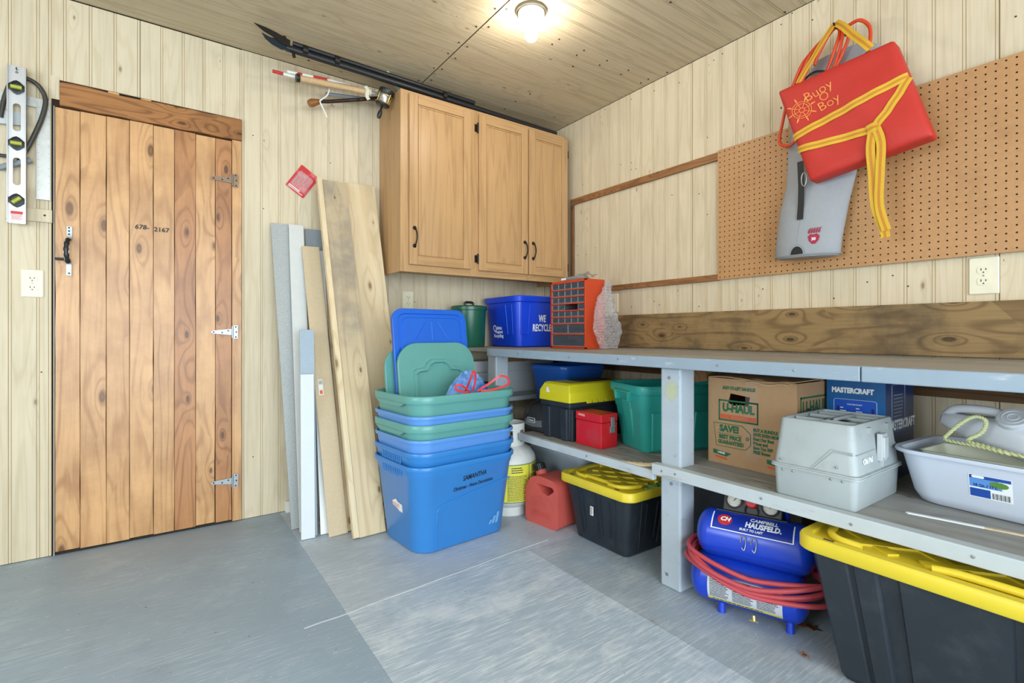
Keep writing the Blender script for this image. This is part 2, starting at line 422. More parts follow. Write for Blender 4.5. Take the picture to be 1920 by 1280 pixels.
# back wall
wall_back = setting('wall_back', MB().box(XL, .0036, -.01, -2.76, .06, CEIL_Z).box(-2.015, .0036, -.01, .06, .06, CEIL_Z).box(-2.76, .0036, 2.074, -2.015, .06, CEIL_Z).box(-2.76, .045, -.01, -2.015, .06, 2.074),
                    M_DARKGAP, 'cream grooved wood panelling on the back wall around the plank door', 'wall')
full = strip_mesh('plank', CEIL_Z - .005, [M_PANEL, M_GROOVE])
above = strip_mesh('plank', CEIL_Z - .005 - 2.078, [M_PANEL, M_GROOVE])
x = -2.790 - PW * 22
k = 0
while x < -.012:
    x1 = x + PW
    if x1 > -2.7449 and x < -2.03:
        if x < -2.735: obj('plank', strip_mesh('plank', CEIL_Z - .005, [M_PANEL, M_GROOVE], -2.752 - x), wall_back, loc=(x, .0034, .002))
        xa, xb = max(x, -2.752), min(x1, -2.018)
        obj('plank', above if xb - xa > PW - 1e-5 else strip_mesh('plank', CEIL_Z - .005 - 2.078, [M_PANEL, M_GROOVE], xb - xa), wall_back, loc=(xa, .0034, 2.078))
        if x1 > -2.015: obj('plank', strip_mesh('plank', CEIL_Z - .005, [M_PANEL, M_GROOVE], x1 + 2.018), wall_back, loc=(-2.018, .0034, .002))
    else:
        w = min(PW, .003 - x)
        obj('plank', full if w > PW - 1e-5 else strip_mesh('plank', CEIL_Z - .005, [M_PANEL, M_GROOVE], max(w, .02)), wall_back, loc=(x, .0034, .002))
    x = x1; k += 1
    if k in (26, 40): x += .0016     # butt joint between two sheets
# right wall (faces -x)
wall_right = setting('wall_right', MB().box(.0036, YF, -.01, .06, .06, CEIL_Z), M_DARKGAP, 'cream grooved wood panelling on the right wall above and below the bench', 'wall')
y = -.0035
k = 0
while y > YF:
    o = obj('plank', full, wall_right, loc=(.0034, y, .002)); o.rotation_euler = (0, 0, R(-90))
    y -= PW; k += 1
    if k == 1: y = -.063
    if k in (15, 29, 43): y -= .0016
# ceiling strips run along x
ceiling = setting('ceiling', MB().box(XL, YF, CEIL_Z + .0036, .06, .06, CEIL_Z + .06), M_DARKGAP, 'tan grooved panelling on the ceiling with dark sheet seams and nail heads', 'ceiling')
def ceil_mesh(length):
    me = strip_mesh('plank', length, [M_CEIL, M_CGROOVE]); me.transform(Matrix.Rotation(R(90), 4, 'X') @ Matrix.Rotation(R(90), 4, 'Y'))
    return me
def ceil_run(x0, x1, y0, y1):
    # face down, run along +x, width along -y
    mb = bpy.data.meshes.new('plank')
    me = strip_mesh('plank', x1 - x0, [M_CEIL, M_CGROOVE])
    # width x->-y, length z->x, face -y -> -z
    me.transform(Matrix(((0, 0, 1, 0), (-1, 0, 0, 0), (0, 1, 0, 0), (0, 0, 0, 1))))
    y = y0
    while y > y1 + .01:
        obj('plank', me, ceiling, loc=(x0, y, CEIL_Z + .0034)); y -= PW
ceil_run(-1.097, .0, -.0, -.99); ceil_run(-1.097, 0, -.996, YF)
ceil_run(-3.54, -1.104, .0, -1.17); ceil_run(-3.54, -1.104, -1.176, YF)
ceil_run(XL, -3.545, 0, YF)
mb = MB()
rg = random.Random(3)
for yy in [-.10 - .155 * i for i in range(20)]:
    for xx in (-1.075, -1.127): mb.lathe([(.0045, 0), (.0045, .003), (.001, .004)], 6, 0, TR((xx + rg.uniform(-.006, .006), yy + rg.uniform(-.03, .03), CEIL_Z - .003)))
for xx in [-.05 - .17 * i for i in range(6)]:
    for yy in (-.965, -1.02): mb.lathe([(.0045, 0), (.0045, .003), (.001, .004)], 6, 0, TR((xx, yy, CEIL_Z - .003)))
for i in range(30): mb.lathe([(.0045, 0), (.0045, .003), (.001, .004)], 6, 0, TR((rg.choice((-.5, -.02, -1.7, -2.3)) + rg.uniform(-.02, .0), -.09 - .13 * i, CEIL_Z - .003)))
nl = mb.build('nail_heads', M_NAIL, ceiling, 0); nl['kind'] = 'stuff'
mb = MB(); rg = random.Random(11)
for i in range(46):   # nail heads on the back wall
    xx = -2.79 + PW * rg.randrange(0, 22) + rg.choice((.006, .043)); zz = rg.choice((.3, .75, 1.2, 1.6, 2.0, 2.38)) + rg.uniform(-.06, .06)
    if -2.76 < xx < -2.0: continue
    mb.lathe([(.003, 0), (.003, .002), (.001, .003)], 6, 0, TR((xx, .0005, zz), 90))
nl = mb.build('nail_heads', M_NAIL, wall_back, 0); nl['kind'] = 'stuff'
mb = MB()
for i in range(60):
    yy = -.063 - PW * rg.randrange(3, 30) - rg.choice((.006, .043)); zz = rg.choice((1.16, 1.7, 2.0, 2.40, 1.55)) + rg.uniform(-.05, .05)
    mb.lathe([(.003, 0), (.003, .002), (.001, .003)], 6, 0, TR((.0005, yy, zz), 0, -90))
nl = mb.build('nail_heads', M_NAIL, wall_right, 0); nl['kind'] = 'stuff'

# the two walls behind the camera: an added, unseen window in the left one, the open garage doorway in the front one
wl = MB(); wl.box(XL - .06, YF, -.01, XL, .06, .85).box(XL - .06, YF, 2.05, XL, .06, CEIL_Z).box(XL - .06, YF, .85, XL, -3.1, 2.05).box(XL - .06, -1.5, .85, XL, .06, 2.05)
setting('wall_left', wl, M_PANEL, 'cream panelled side wall with an added window, left of the plank door', 'wall')
wf = MB(); wf.box(XL, YF - .06, -.01, -4.15, YF, CEIL_Z).box(-.75, YF - .06, -.01, .06, YF, CEIL_Z).box(-4.15, YF - .06, 2.25, -.75, YF, CEIL_Z)
setting('wall_front', wf, M_PANEL, 'cream panelled wall around the open garage doorway', 'wall')
w1 = thing('added_window_1', 'added, unseen white framed window in the side wall', 'window', (XL, -2.3, .85), 0, None, 'structure')
fr = MB(); fr.box(-.06, -.8, 0, .02, -.74, 1.2).box(-.06, .74, 0, .02, .8, 1.2).box(-.06, -.8, 0, .02, .8, .06).box(-.06, -.8, 1.14, .02, .8, 1.2).box(-.04, -.02, .06, 0, .02, 1.14)
fr.build('window_frame', M_WHITE, w1, 0, .004)['kind'] = 'stuff'
g = NT('window_glass'); g.b.inputs['Transmission Weight'].default_value = 1.0; g.b.inputs['IOR'].default_value = 1.02
M_GLASS = g.done((1, 1, 1, 1), .02)
MB().box(-.045, -.74, .06, -.041, .74, 1.14).build('pane', M_GLASS, w1, 0)
MB().box(XL - 6, YF - 9, -.16, 6, YF - .06, -.125).build('driveway', plain('gravel_drive', '#a3a19b', .9, scale=30), None, 0)
tag(bpy.data.objects['driveway'], 'pale gravel driveway outside the open garage doorway', 'driveway', None, 'structure')

# ---------------------------------------------------------------- plank door, header and jamb
door = thing('door_1', 'orange pine plank door with strap hinges and taped pull handle', 'door', (0, 0, 0), 0, None, 'structure')
MB().box(-2.76, .012, 0, -2.016, .045, 2.074).build('door_backing', M_DARKGAP, door, 0)
seams = [-2.740, -2.657, -2.566, -2.482, -2.392, -2.309, -2.222, -2.138, -2.066]
rg = random.Random(21)
for i in range(8):
    a, b = seams[i], seams[i + 1]; n = 14; L = []; Rr = []
    z0 = .012 + (.004 if i % 3 == 0 else 0); z1 = 1.957 + rg.uniform(-.004, .002)
    for k in range(n + 1):
        z = z0 + (z1 - z0) * k / n
        L.append((a + .0004 + abs(rg.gauss(0, .0006)), z)); Rr.append((b - .0004 - abs(rg.gauss(0, .0008)) - (.004 * math.exp(-((z - .28) / .16) ** 2) if i == 6 else 0), z))
    poly = L + Rr[::-1]
    yo = rg.uniform(-.0015, .0015)
    mb = MB(); mb.prism([(px, pz) for px, pz in poly], 0, .02, 0, FR((0, -.009 + yo, 0), (1, 0, 0), (0, 0, 1)) @ Matrix.Translation((0, 0, -.02)))
    o = mb.build('plank', M_DOORW2 if i in (5, 7) else M_DOORW, door, 0, .0010)
MB().box(-2.064, -.010, .004, -2.021, .014, 1.962).build('jamb_strip', M_DOORW, door, 0, .002)
MB().box(-2.7450, -.002, .0, -2.7430, .014, 1.96).build('edge_strip', M_WHITE, door, 0)
hd = thing('trim_1', 'rough brown header board over the plank door', 'trim', (0, 0, 0), 0, None, 'structure')
mb = MB(); n = 16; T = []; B = []
for k in range(n + 1):
    xx = -2.724 + .704 * k / n
    T.append((xx, 2.064 + .008 * math.sin(k * .9) * .4 + (.006 if k > 10 else 0))); B.append((xx, 1.9625 + .002 * math.sin(k * 1.7)))
mb.prism(B + T[::-1], 0, .03, 0, FR((0, .012, 0), (1, 0, 0), (0, 0, 1)))
mb.build('header_board', M_HEADER, hd, 0, .003)
MB().box(-2.56, -.008, 2.064, -2.52, .0, 2.073).build('shim', M_DOORW, hd, 0); MB().box(-2.44, -.008, 2.066, -2.40, .0, 2.074).build('shim', M_DOORW, hd, 0)
MB().box(-2.755, -.002, 1.99, -2.726, .002, 2.09).build('patch_strip', M_PANEL, hd, 0)

def hinge(zc, mat, tilt):
    M = TR((-2.064, -.0135, zc), 0, tilt, 0)
    h = MB()
    h.prism([(.004, -.034), (.026, -.034), (.026, .034), (.004, .034)], 0, .003, 0, M @ FR((0, 0, 0), (1, 0, 0), (0, 0, 1)))
    h.prism([(-.002, -.016), (-.002, .016), (-.085, .0075), (-.092, .004), (-.094, 0), (-.092, -.004), (-.085, -.0075)], 0, .003, 0, M @ FR((0, 0, 0), (1, 0, 0), (0, 0, 1)))
    h.tube([(.001, -.003, -.03), (.001, -.003, .03)], .0045, 10, 0, M)
    o = h.build('hinge', mat, door, 30)
    s = MB()
    for px, pz in ((.016, -.026), (.018, 0), (.016, .026), (-.018, .006), (-.045, -.003), (-.082, 0)):
        s.lathe([(.0038, 0), (.0038, .0015), (.001, .0025)], 8, 0, M @ FR((px, -.003, pz), (1, 0, 0), (0, 0, 1)))
    s.build('screws', M_NAIL, o, 30)
hinge(1.752, M_RUST, -2); hinge(.975, M_STEEL, 0); hinge(.213, M_STEEL, 2)
# pull handle wrapped in black tape
hb = MB(); HX = -2.694
hb.ribbon(smooth_path([(HX + .002, -.011, 1.438), (HX + .002, -.012, 1.385), (HX - .001, -.030, 1.372), (HX - .005, -.040, 1.33), (HX - .004, -.030, 1.288), (HX, -.012, 1.275), (HX, -.011, 1.222)], 5), .018, .003, (0, -1, 0))
hnd = hb.build('door_pull', M_STEEL, door, 30)
tp = MB(); tp.tube(smooth_path([(HX, -.024, 1.380), (HX - .004, -.038, 1.36), (HX - .006, -.042, 1.33), (HX - .004, -.036, 1.30), (HX - .001, -.020, 1.278)], 4), [.009 + .0012 * math.sin(i * 1.9) for i in range(17)], 8)
tp.build('black_tape', M_BLACK, hnd, 40)
MB().cbox((-2.722, -.022, 1.292), (.03, .018, .010)).build('latch_tongue', M_BLKMET, door, 0, .002)
s = MB()
for zz in (1.432, 1.418, 1.404, 1.232): s.lathe([(.0035, 0), (.0035, .002), (.001, .003)], 8, 0, FR((HX + .001, -.0145, zz), (1, 0, 0), (0, 0, 1)))
s.build('screws', M_NAIL, hnd, 30)
text(door, '678-', .030, FR((-2.436, -.0125, 1.466), (1, 0, 0), (.05, 0, 1)), M_INK, 'phone_number', .0003, shear=.1)
text(door, '2167', .030, FR((-2.360, -.0125, 1.462), (1, 0, 0), (.0, 0, 1)), M_INK, 'phone_number', .0003)

# ---------------------------------------------------------------- socket outlets
def outlet(label, M, w=.072, h=.118, plate=M_IVORY):
    t = thing('wall_outlet', label, 'outlet', M.translation, 0, 'duplex wall outlets')
    L = Matrix.Translation(-M.translation) @ M
    p = MB(); p.loft([ring(w, h, .004, 0), ring(w, h, .004, .003), ring(w - .006, h - .006, .004, .0055)], True, True, 0, L)
    p.build('cover_plate', plate, t, 30)
    for s_ in (1, -1):
        r_ = MB(); r_.loft([[Vector((x_, y_ + s_ * .0195, z_)) for x_, y_ in rr(.034, .028, .012, 4)] for z_ in (.005, .0072)], True, True, 0, L)
        o = r_.build('receptacle', plate, t, 30)
        q = MB(); q.cbox((-.0064, s_ * .0195 + .003, .0074), (.0022, .008, .0012), 0, L).cbox((.0064, s_ * .0195 + .003, .0074), (.0022, .0065, .0012), 0, L)
        q.lathe([(.0024, .0068), (.0024, .0080), (.0005, .0081)], 8, 0, L @ TR((0, s_ * .0195 - .0075, 0)))
        q.build('slots', M_SLOT, o, 0)
    MB().lathe([(.003, .0055), (.003, .0066), (.001, .007)], 8, 0, L).build('screw', M_STEEL, t, 30)
fb = lambda x_, z_: FR((x_, -.0006, z_), (1, 0, 0), (0, 0, 1))
fw = lambda y_, z_: FR((-.0006, y_, z_), (0, -1, 0), (0, 0, 1))
outlet('ivory double outlet on the back wall left of the plank door', fb(-2.812, 1.182))
outlet('double outlet on the back wall just above the upright blue lid', fb(-1.098, 1.173))
outlet('double outlet on the right wall half hidden by the bubble wrap', fw(-.706, 1.160), .074, .12)
outlet('large ivory double outlet on the right wall under the pegboard', fw(-2.454, 1.171), .080, .130)

# ---------------------------------------------------------------- right wall woodwork
t2 = thing('trim_2', 'brown batten frame on the right wall left of the pegboard', 'trim', (0, 0, 0), 0, None, 'structure')
def bat(y0, y1, z0, z1, mat, th=.018, nm='batten'): MB().box(-th, min(y0, y1), z0, -.0005, max(y0, y1), z1).build(nm, mat, t2, 0, .002)
bat(-.312, -1.443, 1.862, 1.902, M_BATTENY); bat(-.312, -1.443, 1.240, 1.272, M_BATTENY); bat(-.312, -.338, 1.272, 1.862, M_BATTENZ)
pegb = thing('pegboard', 'brown perforated hardboard pegboard on the right wall', 'pegboard', (0, -1.443, 1.243))
PY, PZ, TH, PX = 1.60, .664, .006, -.022
nY, nZ = int(PY / .0254), 26
pb = MB(); cy_, cz_ = PY / nY, PZ / nZ
for i in range(nY):
    for j in range(nZ):
        yc, zc = -(i + .5) * cy_, (j + .5) * cz_
        c4 = [(-cy_ / 2, -cz_ / 2), (cy_ / 2, -cz_ / 2), (cy_ / 2, cz_ / 2), (-cy_ / 2, cz_ / 2)]
        h = [(.0033 * math.cos(R(225 + 60 * q)), .0033 * math.sin(R(225 + 60 * q))) for q in range(6)]
        vs = [(PX, yc - a, zc + b) for a, b in c4] + [(PX, yc - a, zc + b) for a, b in h] + [(PX + TH, yc - a, zc + b) for a, b in h]
        pb.add(vs, [(0, 1, 6, 5, 4), (1, 2, 7, 6), (2, 3, 9, 8, 7), (3, 0, 4, 9)])
        pb.add(vs[4:], [(q, (q + 1) % 6, 6 + (q + 1) % 6, 6 + q) for q in range(6)], 1)
pb.box(PX + TH, -PY, 0, PX + TH + .001, 0, PZ, 1)
for a in ((0, 0, -PY, 0), ): pass
pb.add([(PX, 0, 0), (PX, -PY, 0), (PX + TH, -PY, 0), (PX + TH, 0, 0)], [(0, 1, 2, 3)]); pb.add([(PX, 0, PZ), (PX, -PY, PZ), (PX + TH, -PY, PZ), (PX + TH, 0, PZ)], [(3, 2, 1, 0)])
pb.add([(PX, 0, 0), (PX, 0, PZ), (PX + TH, 0, PZ), (PX + TH, 0, 0)], [(3, 2, 1, 0)])
M_PEG = plain('tempered_hardboard', '#b98a5a', .5, 0, .14, 60, .1, dirt='#93663a', dirt_amt=.35, dscale=7)
pb.build('perforated_sheet', [M_PEG, M_SLOT], pegb, 0)
for z0 in (.02, .60): MB().box(-.0150, -PY, z0, -.0005, 0, z0 + .04).build('spacer_batten', M_BATTENY, pegb, 0)
bb = thing('backboard', 'wide stained knotty board on edge along the back of the bench', 'board', (0, -.46, .884))
MB().box(-.038, -2.9, 0, -.0005, 0, .196).build('plank', M_BACKBD, bb, 0, .003)

# ---------------------------------------------------------------- upper cabinet
CX0, CX1, CZ0, CZ1, CYF = -1.282, -.058, 1.312, 2.322, -.305
cab = thing('wall_cabinet', 'three-door oak wall cabinet hung in the corner above the bench', 'cabinet', (CX0, 0, CZ0))
o_ = (-CX0, 0, -CZ0)
mb = MB(); T = TR(o_)
mb.box(CX0, CYF, CZ0 + .0, CX0 + .016, -.001, CZ1, 0, T).box(CX1 - .016, CYF, CZ0, CX1, -.001, CZ1, 0, T)
mb.box(CX0 + .016, CYF, CZ1 - .016, CX1 - .016, -.001, CZ1, 0, T).box(CX0 + .016, CYF, CZ0 + .03, CX1 - .016, -.001, CZ0 + .045, 0, T)
mb.box(CX0 + .016, -.012, CZ0 + .045, CX1 - .016, -.002, CZ1 - .016, 0, T)
mb.build('carcass', M_OAK, cab, 0, .0012)
for a, b in ((CX0, CX0 + .05), (-.840, -.775), (-.42, -.395), (CX1 - .045, CX1)): MB().box(a, CYF - .019, CZ0, b, CYF, CZ1, 0, T).build('face_frame_stile', M_OAK, cab, 0, .0012)
for a, b in ((CZ0, CZ0 + .045), (CZ1 - .045, CZ1)):
    for p, q in ((CX0 + .05, -.840), (-.775, -.42), (-.395, CX1 - .045)): MB().box(p, CYF - .019, a, q, CYF, b, 0, T).build('face_frame_rail', M_OAKX, cab, 0, .0012)
def cab_door(x0, x1, z0, z1, hx, label):
    d = bpy.data.objects.new('door', None); COL.objects.link(d); d.parent = cab; d.location = (x0 - CX0, CYF - .019, z0 - CZ0); d.empty_display_size = .03
    w, h, st = x1 - x0, z1 - z0, .052
    for a in (0, w - st): MB().box(a, -.019, 0, a + st, -.0005, h).build('door_stile', M_OAK, d, 0, .003)
    for a in (0, h - st): MB().box(st, -.019, a, w - st, -.0005, a + st).build('door_rail', M_OAKX, d, 0, .003)
    mb = MB(); F = FR((w / 2, -.008, h / 2), (1, 0, 0), (0, 0, 1)); pw, ph = w - 2 * st, h - 2 * st
    q = [[Vector((sx * (pw / 2 - i), sy * (ph / 2 - i), z)) for sx, sy in ((1, 1), (-1, 1), (-1, -1), (1, -1))] for i, z in ((-.002, -.006), (-.002, .000), (.004, .0085), (.010, .0090), (.012, .0035), (.03, .006))]
    mb.loft(q, True, True, 0, F)
    mb.build('door_panel', M_OAK, d, 20)
    hz = 1.456 - z0
    hb = MB(); hx -= x0
    hb.tube(smooth_path([(hx, -.020, hz), (hx, -.034, hz + .004), (hx + .004, -.042, hz + .03), (hx + .005, -.044, hz + .05), (hx + .004, -.042, hz + .07), (hx, -.034, hz + .096), (hx, -.020, hz + .1)], 5), .0042, 8)
    for zz in (0, .1): hb.lathe([(.011, 0), (.011, .003), (.006, .008), (.003, .010)], 12, 0, FR((hx, -.019, hz + zz), (1, 0, 0), (0, 0, 1)))
    hb.build('handle', M_BLKMET, d, 40)
    return d
cab_door(-1.236, -.838, 1.352, 2.304, -1.207, ''); cab_door(-.783, -.412, 1.350, 2.300, -.440, ''); cab_door(-.402, -.070, 1.350, 2.298, -.372, '')
for zz in (1.42, 2.215):
    mb = MB(); mb.tube([(-.790, CYF - .031, zz - .03), (-.790, CYF - .031, zz + .03)], .005, 8, 0, T); mb.box(-.806, CYF - .023, zz - .022, -.790, CYF - .019, zz + .022, 0, T)
    mb.box(-.844, CYF - .021, zz - .024, -.840, CYF - .019, zz + .024, 0, T); mb.build('hinge', M_BLKMET, cab, 30)
for zz in (1.42, 2.2): MB().tube([(-.063, CYF - .03, zz - .025), (-.063, CYF - .03, zz + .025)], .005, 8, 0, T).build('hinge', M_BLKMET, cab, 30)

# ---------------------------------------------------------------- things lying on top of the cabinet
TOPZ = CZ1
def lerp(a, b, t): return Vector(a) + (Vector(b) - Vector(a)) * t
pp = thing('pole_pruner', 'long black pole pruner with hooked blade lying on top of the oak cabinet', 'pruner', (-1.97, -.30, 2.335))
A = Vector((-1.86, -.285, 2.372)); B = Vector((-.13, -.285, 2.345)); O = Vector((-1.97, -.30, 2.335)); d_ = (B - A).normalized()
MB().tube([A - O, B - O], .0165, 12).build('pole', M_BLACK, pp, 40)
up_ = Vector((0, -.006, .028))
MB().tube([A + d_ * .03 + up_ - O, lerp(A, B, .62) + up_ - O], .0115, 10).build('pull_rod', M_BLACK, pp, 40)
mb = MB()
for t_ in (.05, .14, .50): mb.tube([lerp(A, B, t_) - d_ * .012 + up_ * .5 - O, lerp(A, B, t_) + d_ * .012 + up_ * .5 - O], .026, 10)
mb.build('clamp', M_BLKMET, pp, 40)
mb = MB(); Fm = FR(A - O - Vector((.005, .016, -.01)), d_, (0, 0, 1))
mb.prism([(.02, -.012), (.02, .022), (-.05, .040), (-.085, .046), (-.14, .050), (-.10, .026), (-.06, .014), (-.02, -.006)], 0, .004, 0, Fm)
mb.build('cutting_blade', M_BLKMET, pp, 0)
mb = MB(); mb.prism([(.02, -.026), (.02, .004), (-.03, .012), (-.07, .010), (-.105, .018), (-.09, -.004), (-.06, -.022), (-.02, -.032)], -.007, -.002, 0, Fm); mb.build('hook_blade', plain('blued_steel', '#2d3a44', .35, .6), pp, 0)
mb = MB(); mb.tube([A - O + Vector((.03, -.01, -.018)), A - O + Vector((.035, -.012, -.042))], .008, 8).tube([A - O + Vector((-.01, -.01, .02)), A - O + Vector((-.01, -.01, .046))], .009, 8)
mb.build('pivot_bolts', M_BLKMET, pp, 40)

M_CORK = plain('cork_grip', '#c9a77c', .7, 0, .2, 60, .2)
fr_ = thing('fishing_rod', 'fishing rod with cork grip and black reel sticking out left of the cabinet top', 'fishing rod', (-1.33, -.19, 2.29))
O = Vector((-1.33, -.19, 2.29)); ra = Vector((-1.778, -.19, 2.285)); rb = Vector((-1.30, -.17, 2.332)); rc = Vector((-.35, -.13, 2.336))
u = (rb - ra).normalized()
MB().tube([ra - O, ra + u * .13 - O, ra + u * .25 - O, ra + u * .38 - O], [.0165, .0165, .0135, .0165], 12).build('cork_grip', M_CORK, fr_, 40)
MB().tube([ra - u * .016 - O, ra - O], .021, 12).build('butt_cap', M_BLACK, fr_, 40)
MB().tube([ra + u * .365 - O, rb + u * .05 - O], .0095, 10).build('reel_seat', M_ALU, fr_, 40)
mb = MB(); mb.tube([rb - O, rc - O], [.006, .003], 8); mb.build('rod_blank', plain('maroon_rod', '#5b1d20', .35), fr_, 40)
mb = MB(); q_ = lerp(ra, rb, .72)
for i_ in range(3): mb.tube([q_ + u * (.012 * i_) - O - Vector((0, .004, .0)), q_ + u * (.012 * i_ + .010) - O - Vector((0, .004, 0))], .018, 10)
mb.ribbon(smooth_path([q_ - O + Vector((.0, -.018, .022)), q_ - O + Vector((.012, -.024, 0)), q_ - O + Vector((.008, -.02, -.03)), q_ - O + Vector((.018, -.022, -.05))], 4), .02, .002, (0, -1, 0))
mb.build('cloth_tie', plain('cream_cloth', '#d8d2bb', .8), fr_, 40)
# reel: spool axis tilted towards the room
rl = bpy.data.objects.new('reel', None); COL.objects.link(rl); rl.parent = fr_; rl.location = Vector((-1.336, -.222, 2.285)) - O; rl.rotation_euler = (R(14), R(14), 0); rl.scale = (1.2, 1.2, 1.2); rl.empty_display_size = .02
MB().lathe([(.0, .045), (.030, .045), (.035, .041), (.036, .022), (.033, .018), (.0, .018)], 20, 0).build('side_plate', M_BLACK, rl, 40)
MB().lathe([(.0, -.020), (.024, -.020), (.022, -.005), (.022, .012), (.026, .018), (.0, .018)], 20, 0).build('spool', M_ALU, rl, 40)
mb = MB()
for zz in (-.020, .014): mb.tube([(.034 * math.cos(a_ * .3927), .034 * math.sin(a_ * .3927), zz) for a_ in range(16)], .0028, 6, closed=True)
for a_ in range(4): mb.tube([(.034 * math.cos(a_ * 1.57 + .4), .034 * math.sin(a_ * 1.57 + .4), -.022), (.034 * math.cos(a_ * 1.57 + .4), .034 * math.sin(a_ * 1.57 + .4), .02)], .0028, 6)
mb.build('frame_ring', plain('brass_ring', '#b39a5a', .3, .8), rl, 40)
MB().lathe([(.0, -.036), (.028, -.034), (.034, -.026), (.034, -.020), (0, -.020)], 20).build('end_plate', M_BLACK, rl, 40)
mb = MB(); mb.ball((.0, -.006, -.074), .011, 10, 0, None, (1, 1, 2.2)); mb.tube([(0, 0, -.036), (.0, -.004, -.052)], .005, 8); mb.build('crank_knob', M_BLACK, rl, 40)
mb = MB()
for a_ in range(6): mb.lathe([(.0028, .045), (.0028, .0465), (.0005, .047)], 8, 0, TR((.026 * math.cos(a_ * 1.047), .026 * math.sin(a_ * 1.047), 0)))
mb.build('screws', M_STEEL, rl, 30)

tu = thing('tip_up_float', 'red and white tapered fishing float hung above the cork grip', 'float', (-1.85, -.13, 2.30))
O = Vector((-1.85, -.13, 2.30)); a_ = Vector((-1.893, -.12, 2.318)); b_ = Vector((-1.52, -.12, 2.322)); u = (b_ - a_).normalized()
for s0, s1, r0, r1, mt in ((0, .05, .0085, .0085, M_RED), (.05, .165, .0075, .0075, M_WHITE), (.165, .20, .0085, .0085, M_RED), (.20, .25, .0075, .0075, M_WHITE)):
    MB().tube([a_ + u * s0 - O, a_ + u * s1 - O], [r0, r1], 10).build('section', mt, tu, 40)
t3 = thing('slim_float', 'slim red and white float with pointed white tip beside the cork grip', 'float', (-1.70, -.11, 2.33))
O = Vector((-1.70, -.11, 2.33)); a_ = Vector((-1.824, -.12, 2.336)); b_ = Vector((-1.50, -.12, 2.362)); u = (b_ - a_).normalized()
for s0, s1, r0, r1, mt in ((0, .05, .008, .008, M_WHITE), (.05, .075, .008, .008, M_RED), (.075, .13, .008, .008, M_WHITE), (.13, .21, .0085, .0085, M_RED), (.21, .33, .0085, .001, M_WHITE)):
    MB().tube([a_ + u * s0 - O, a_ + u * s1 - O], [r0, r1], 10).build('section', mt, t3, 40)
cd = MB(); cd.tube([p - O for p in smooth_path([(-1.62, -.13, 2.352), (-1.615, -.145, 2.31), (-1.625, -.148, 2.26), (-1.655, -.150, 2.225), (-1.665, -.150, 2.21), (-1.645, -.148, 2.17), (-1.628, -.148, 2.135)], 6)], .0038, 6)
cd.build('white_cord', M_WHITE, t3, 40)
ca = thing('walking_cane', 'dark bent cane with round tan end sticking out left of the cabinet', 'cane', (-1.69, -.13, 2.20))
O = Vector((-1.69, -.13, 2.20))
MB().tube([p - O for p in smooth_path([(-1.695, -.125, 2.207), (-1.66, -.125, 2.222), (-1.60, -.125, 2.238), (-1.45, -.125, 2.288), (-1.30, -.125, 2.3345), (-1.1, -.125, 2.337)], 5)], .0105, 10).build('shaft', plain('dark_varnish', '#2a1a14', .3), ca, 40)
mb = MB(); mb.tube([p - O for p in [Vector((-1.665, -.126, 2.219)), Vector((-1.70, -.127, 2.203)), Vector((-1.716, -.128, 2.194))]], [.014, .022, .018], 12); mb.build('knob_end', plain('amber_wood', '#8e5a28', .35), ca, 40)
mb = MB()
for dx, dz in ((-.012, -.024), (.010, -.026), (.018, -.018)): mb.tube([Vector((-1.60, -.138, 2.226)) - O, Vector((-1.60 + dx * .5, -.142, 2.226 + dz)) - O, Vector((-1.60 + dx, -.146, 2.228 + dz * .7)) - O], .0016, 5)
mb.build('fish_hook', M_RUST, ca, 40)
gt = MB(); gt.tube([(-1.62, -.09, 2.288), (-1.30, -.09, 2.334), (-1.22, -.09, 2.3345)], .0095, 10)
tag(gt.build('grey_pipe', plain('grey_pvc', '#7d8488', .45), None, 40), 'short grey plastic pipe between the cork grip and the cane', 'pipe')
tr_ = thing('thin_rod', 'thin black rod with line guides lying along the cabinet top', 'fishing rod', (-.80, -.28, 2.325))
O = Vector((-.80, -.28, 2.325)); MB().tube([Vector((-.95, -.27, 2.330)) - O, Vector((-.045, -.20, 2.385)) - O], [.006, .003], 8).build('rod_blank', M_BLACK, tr_, 40)
for t_ in (.45, .55, .82):
    q_ = lerp((-.95, -.27, 2.330), (-.045, -.20, 2.385), t_) - O; mb = MB(); mb.tube([q_ + Vector((.008 * math.cos(a * .785), 0, .010 + .008 * math.sin(a * .785))) for a in range(8)], .0014, 6, closed=True); mb.tube([q_ - Vector((.01, 0, 0)), q_ + Vector((.01, 0, 0))], .0055, 8); mb.build('line_guide', M_STEEL, tr_, 40)
gl = MB(); Mg = TR((-1.262, -.215, 2.3900), 0, 42, 0); gl.cbox((0, 0, 0), (.16, .03, .016), 0, Mg)
g = NT('pale_green_plastic'); g.b.inputs['Transmission Weight'].default_value = .3
tag(gl.build('clear_strip', g.done(S('#c9d8cc'), .25), None, 0, .003), 'clear greenish plastic strip leaning behind the pole at the cabinet corner', 'strip')
tape = MB(); tape.box(-.95, CYF - .0135, CZ1 + .0006, -.915, CYF + .03, CZ1 + .0016)
tag(tape.build('tape_scrap', plain('yellow_green_tape', '#c7cf7a', .5), None, 0), 'yellow-green tape scrap on the top edge of the oak cabinet', 'tape')

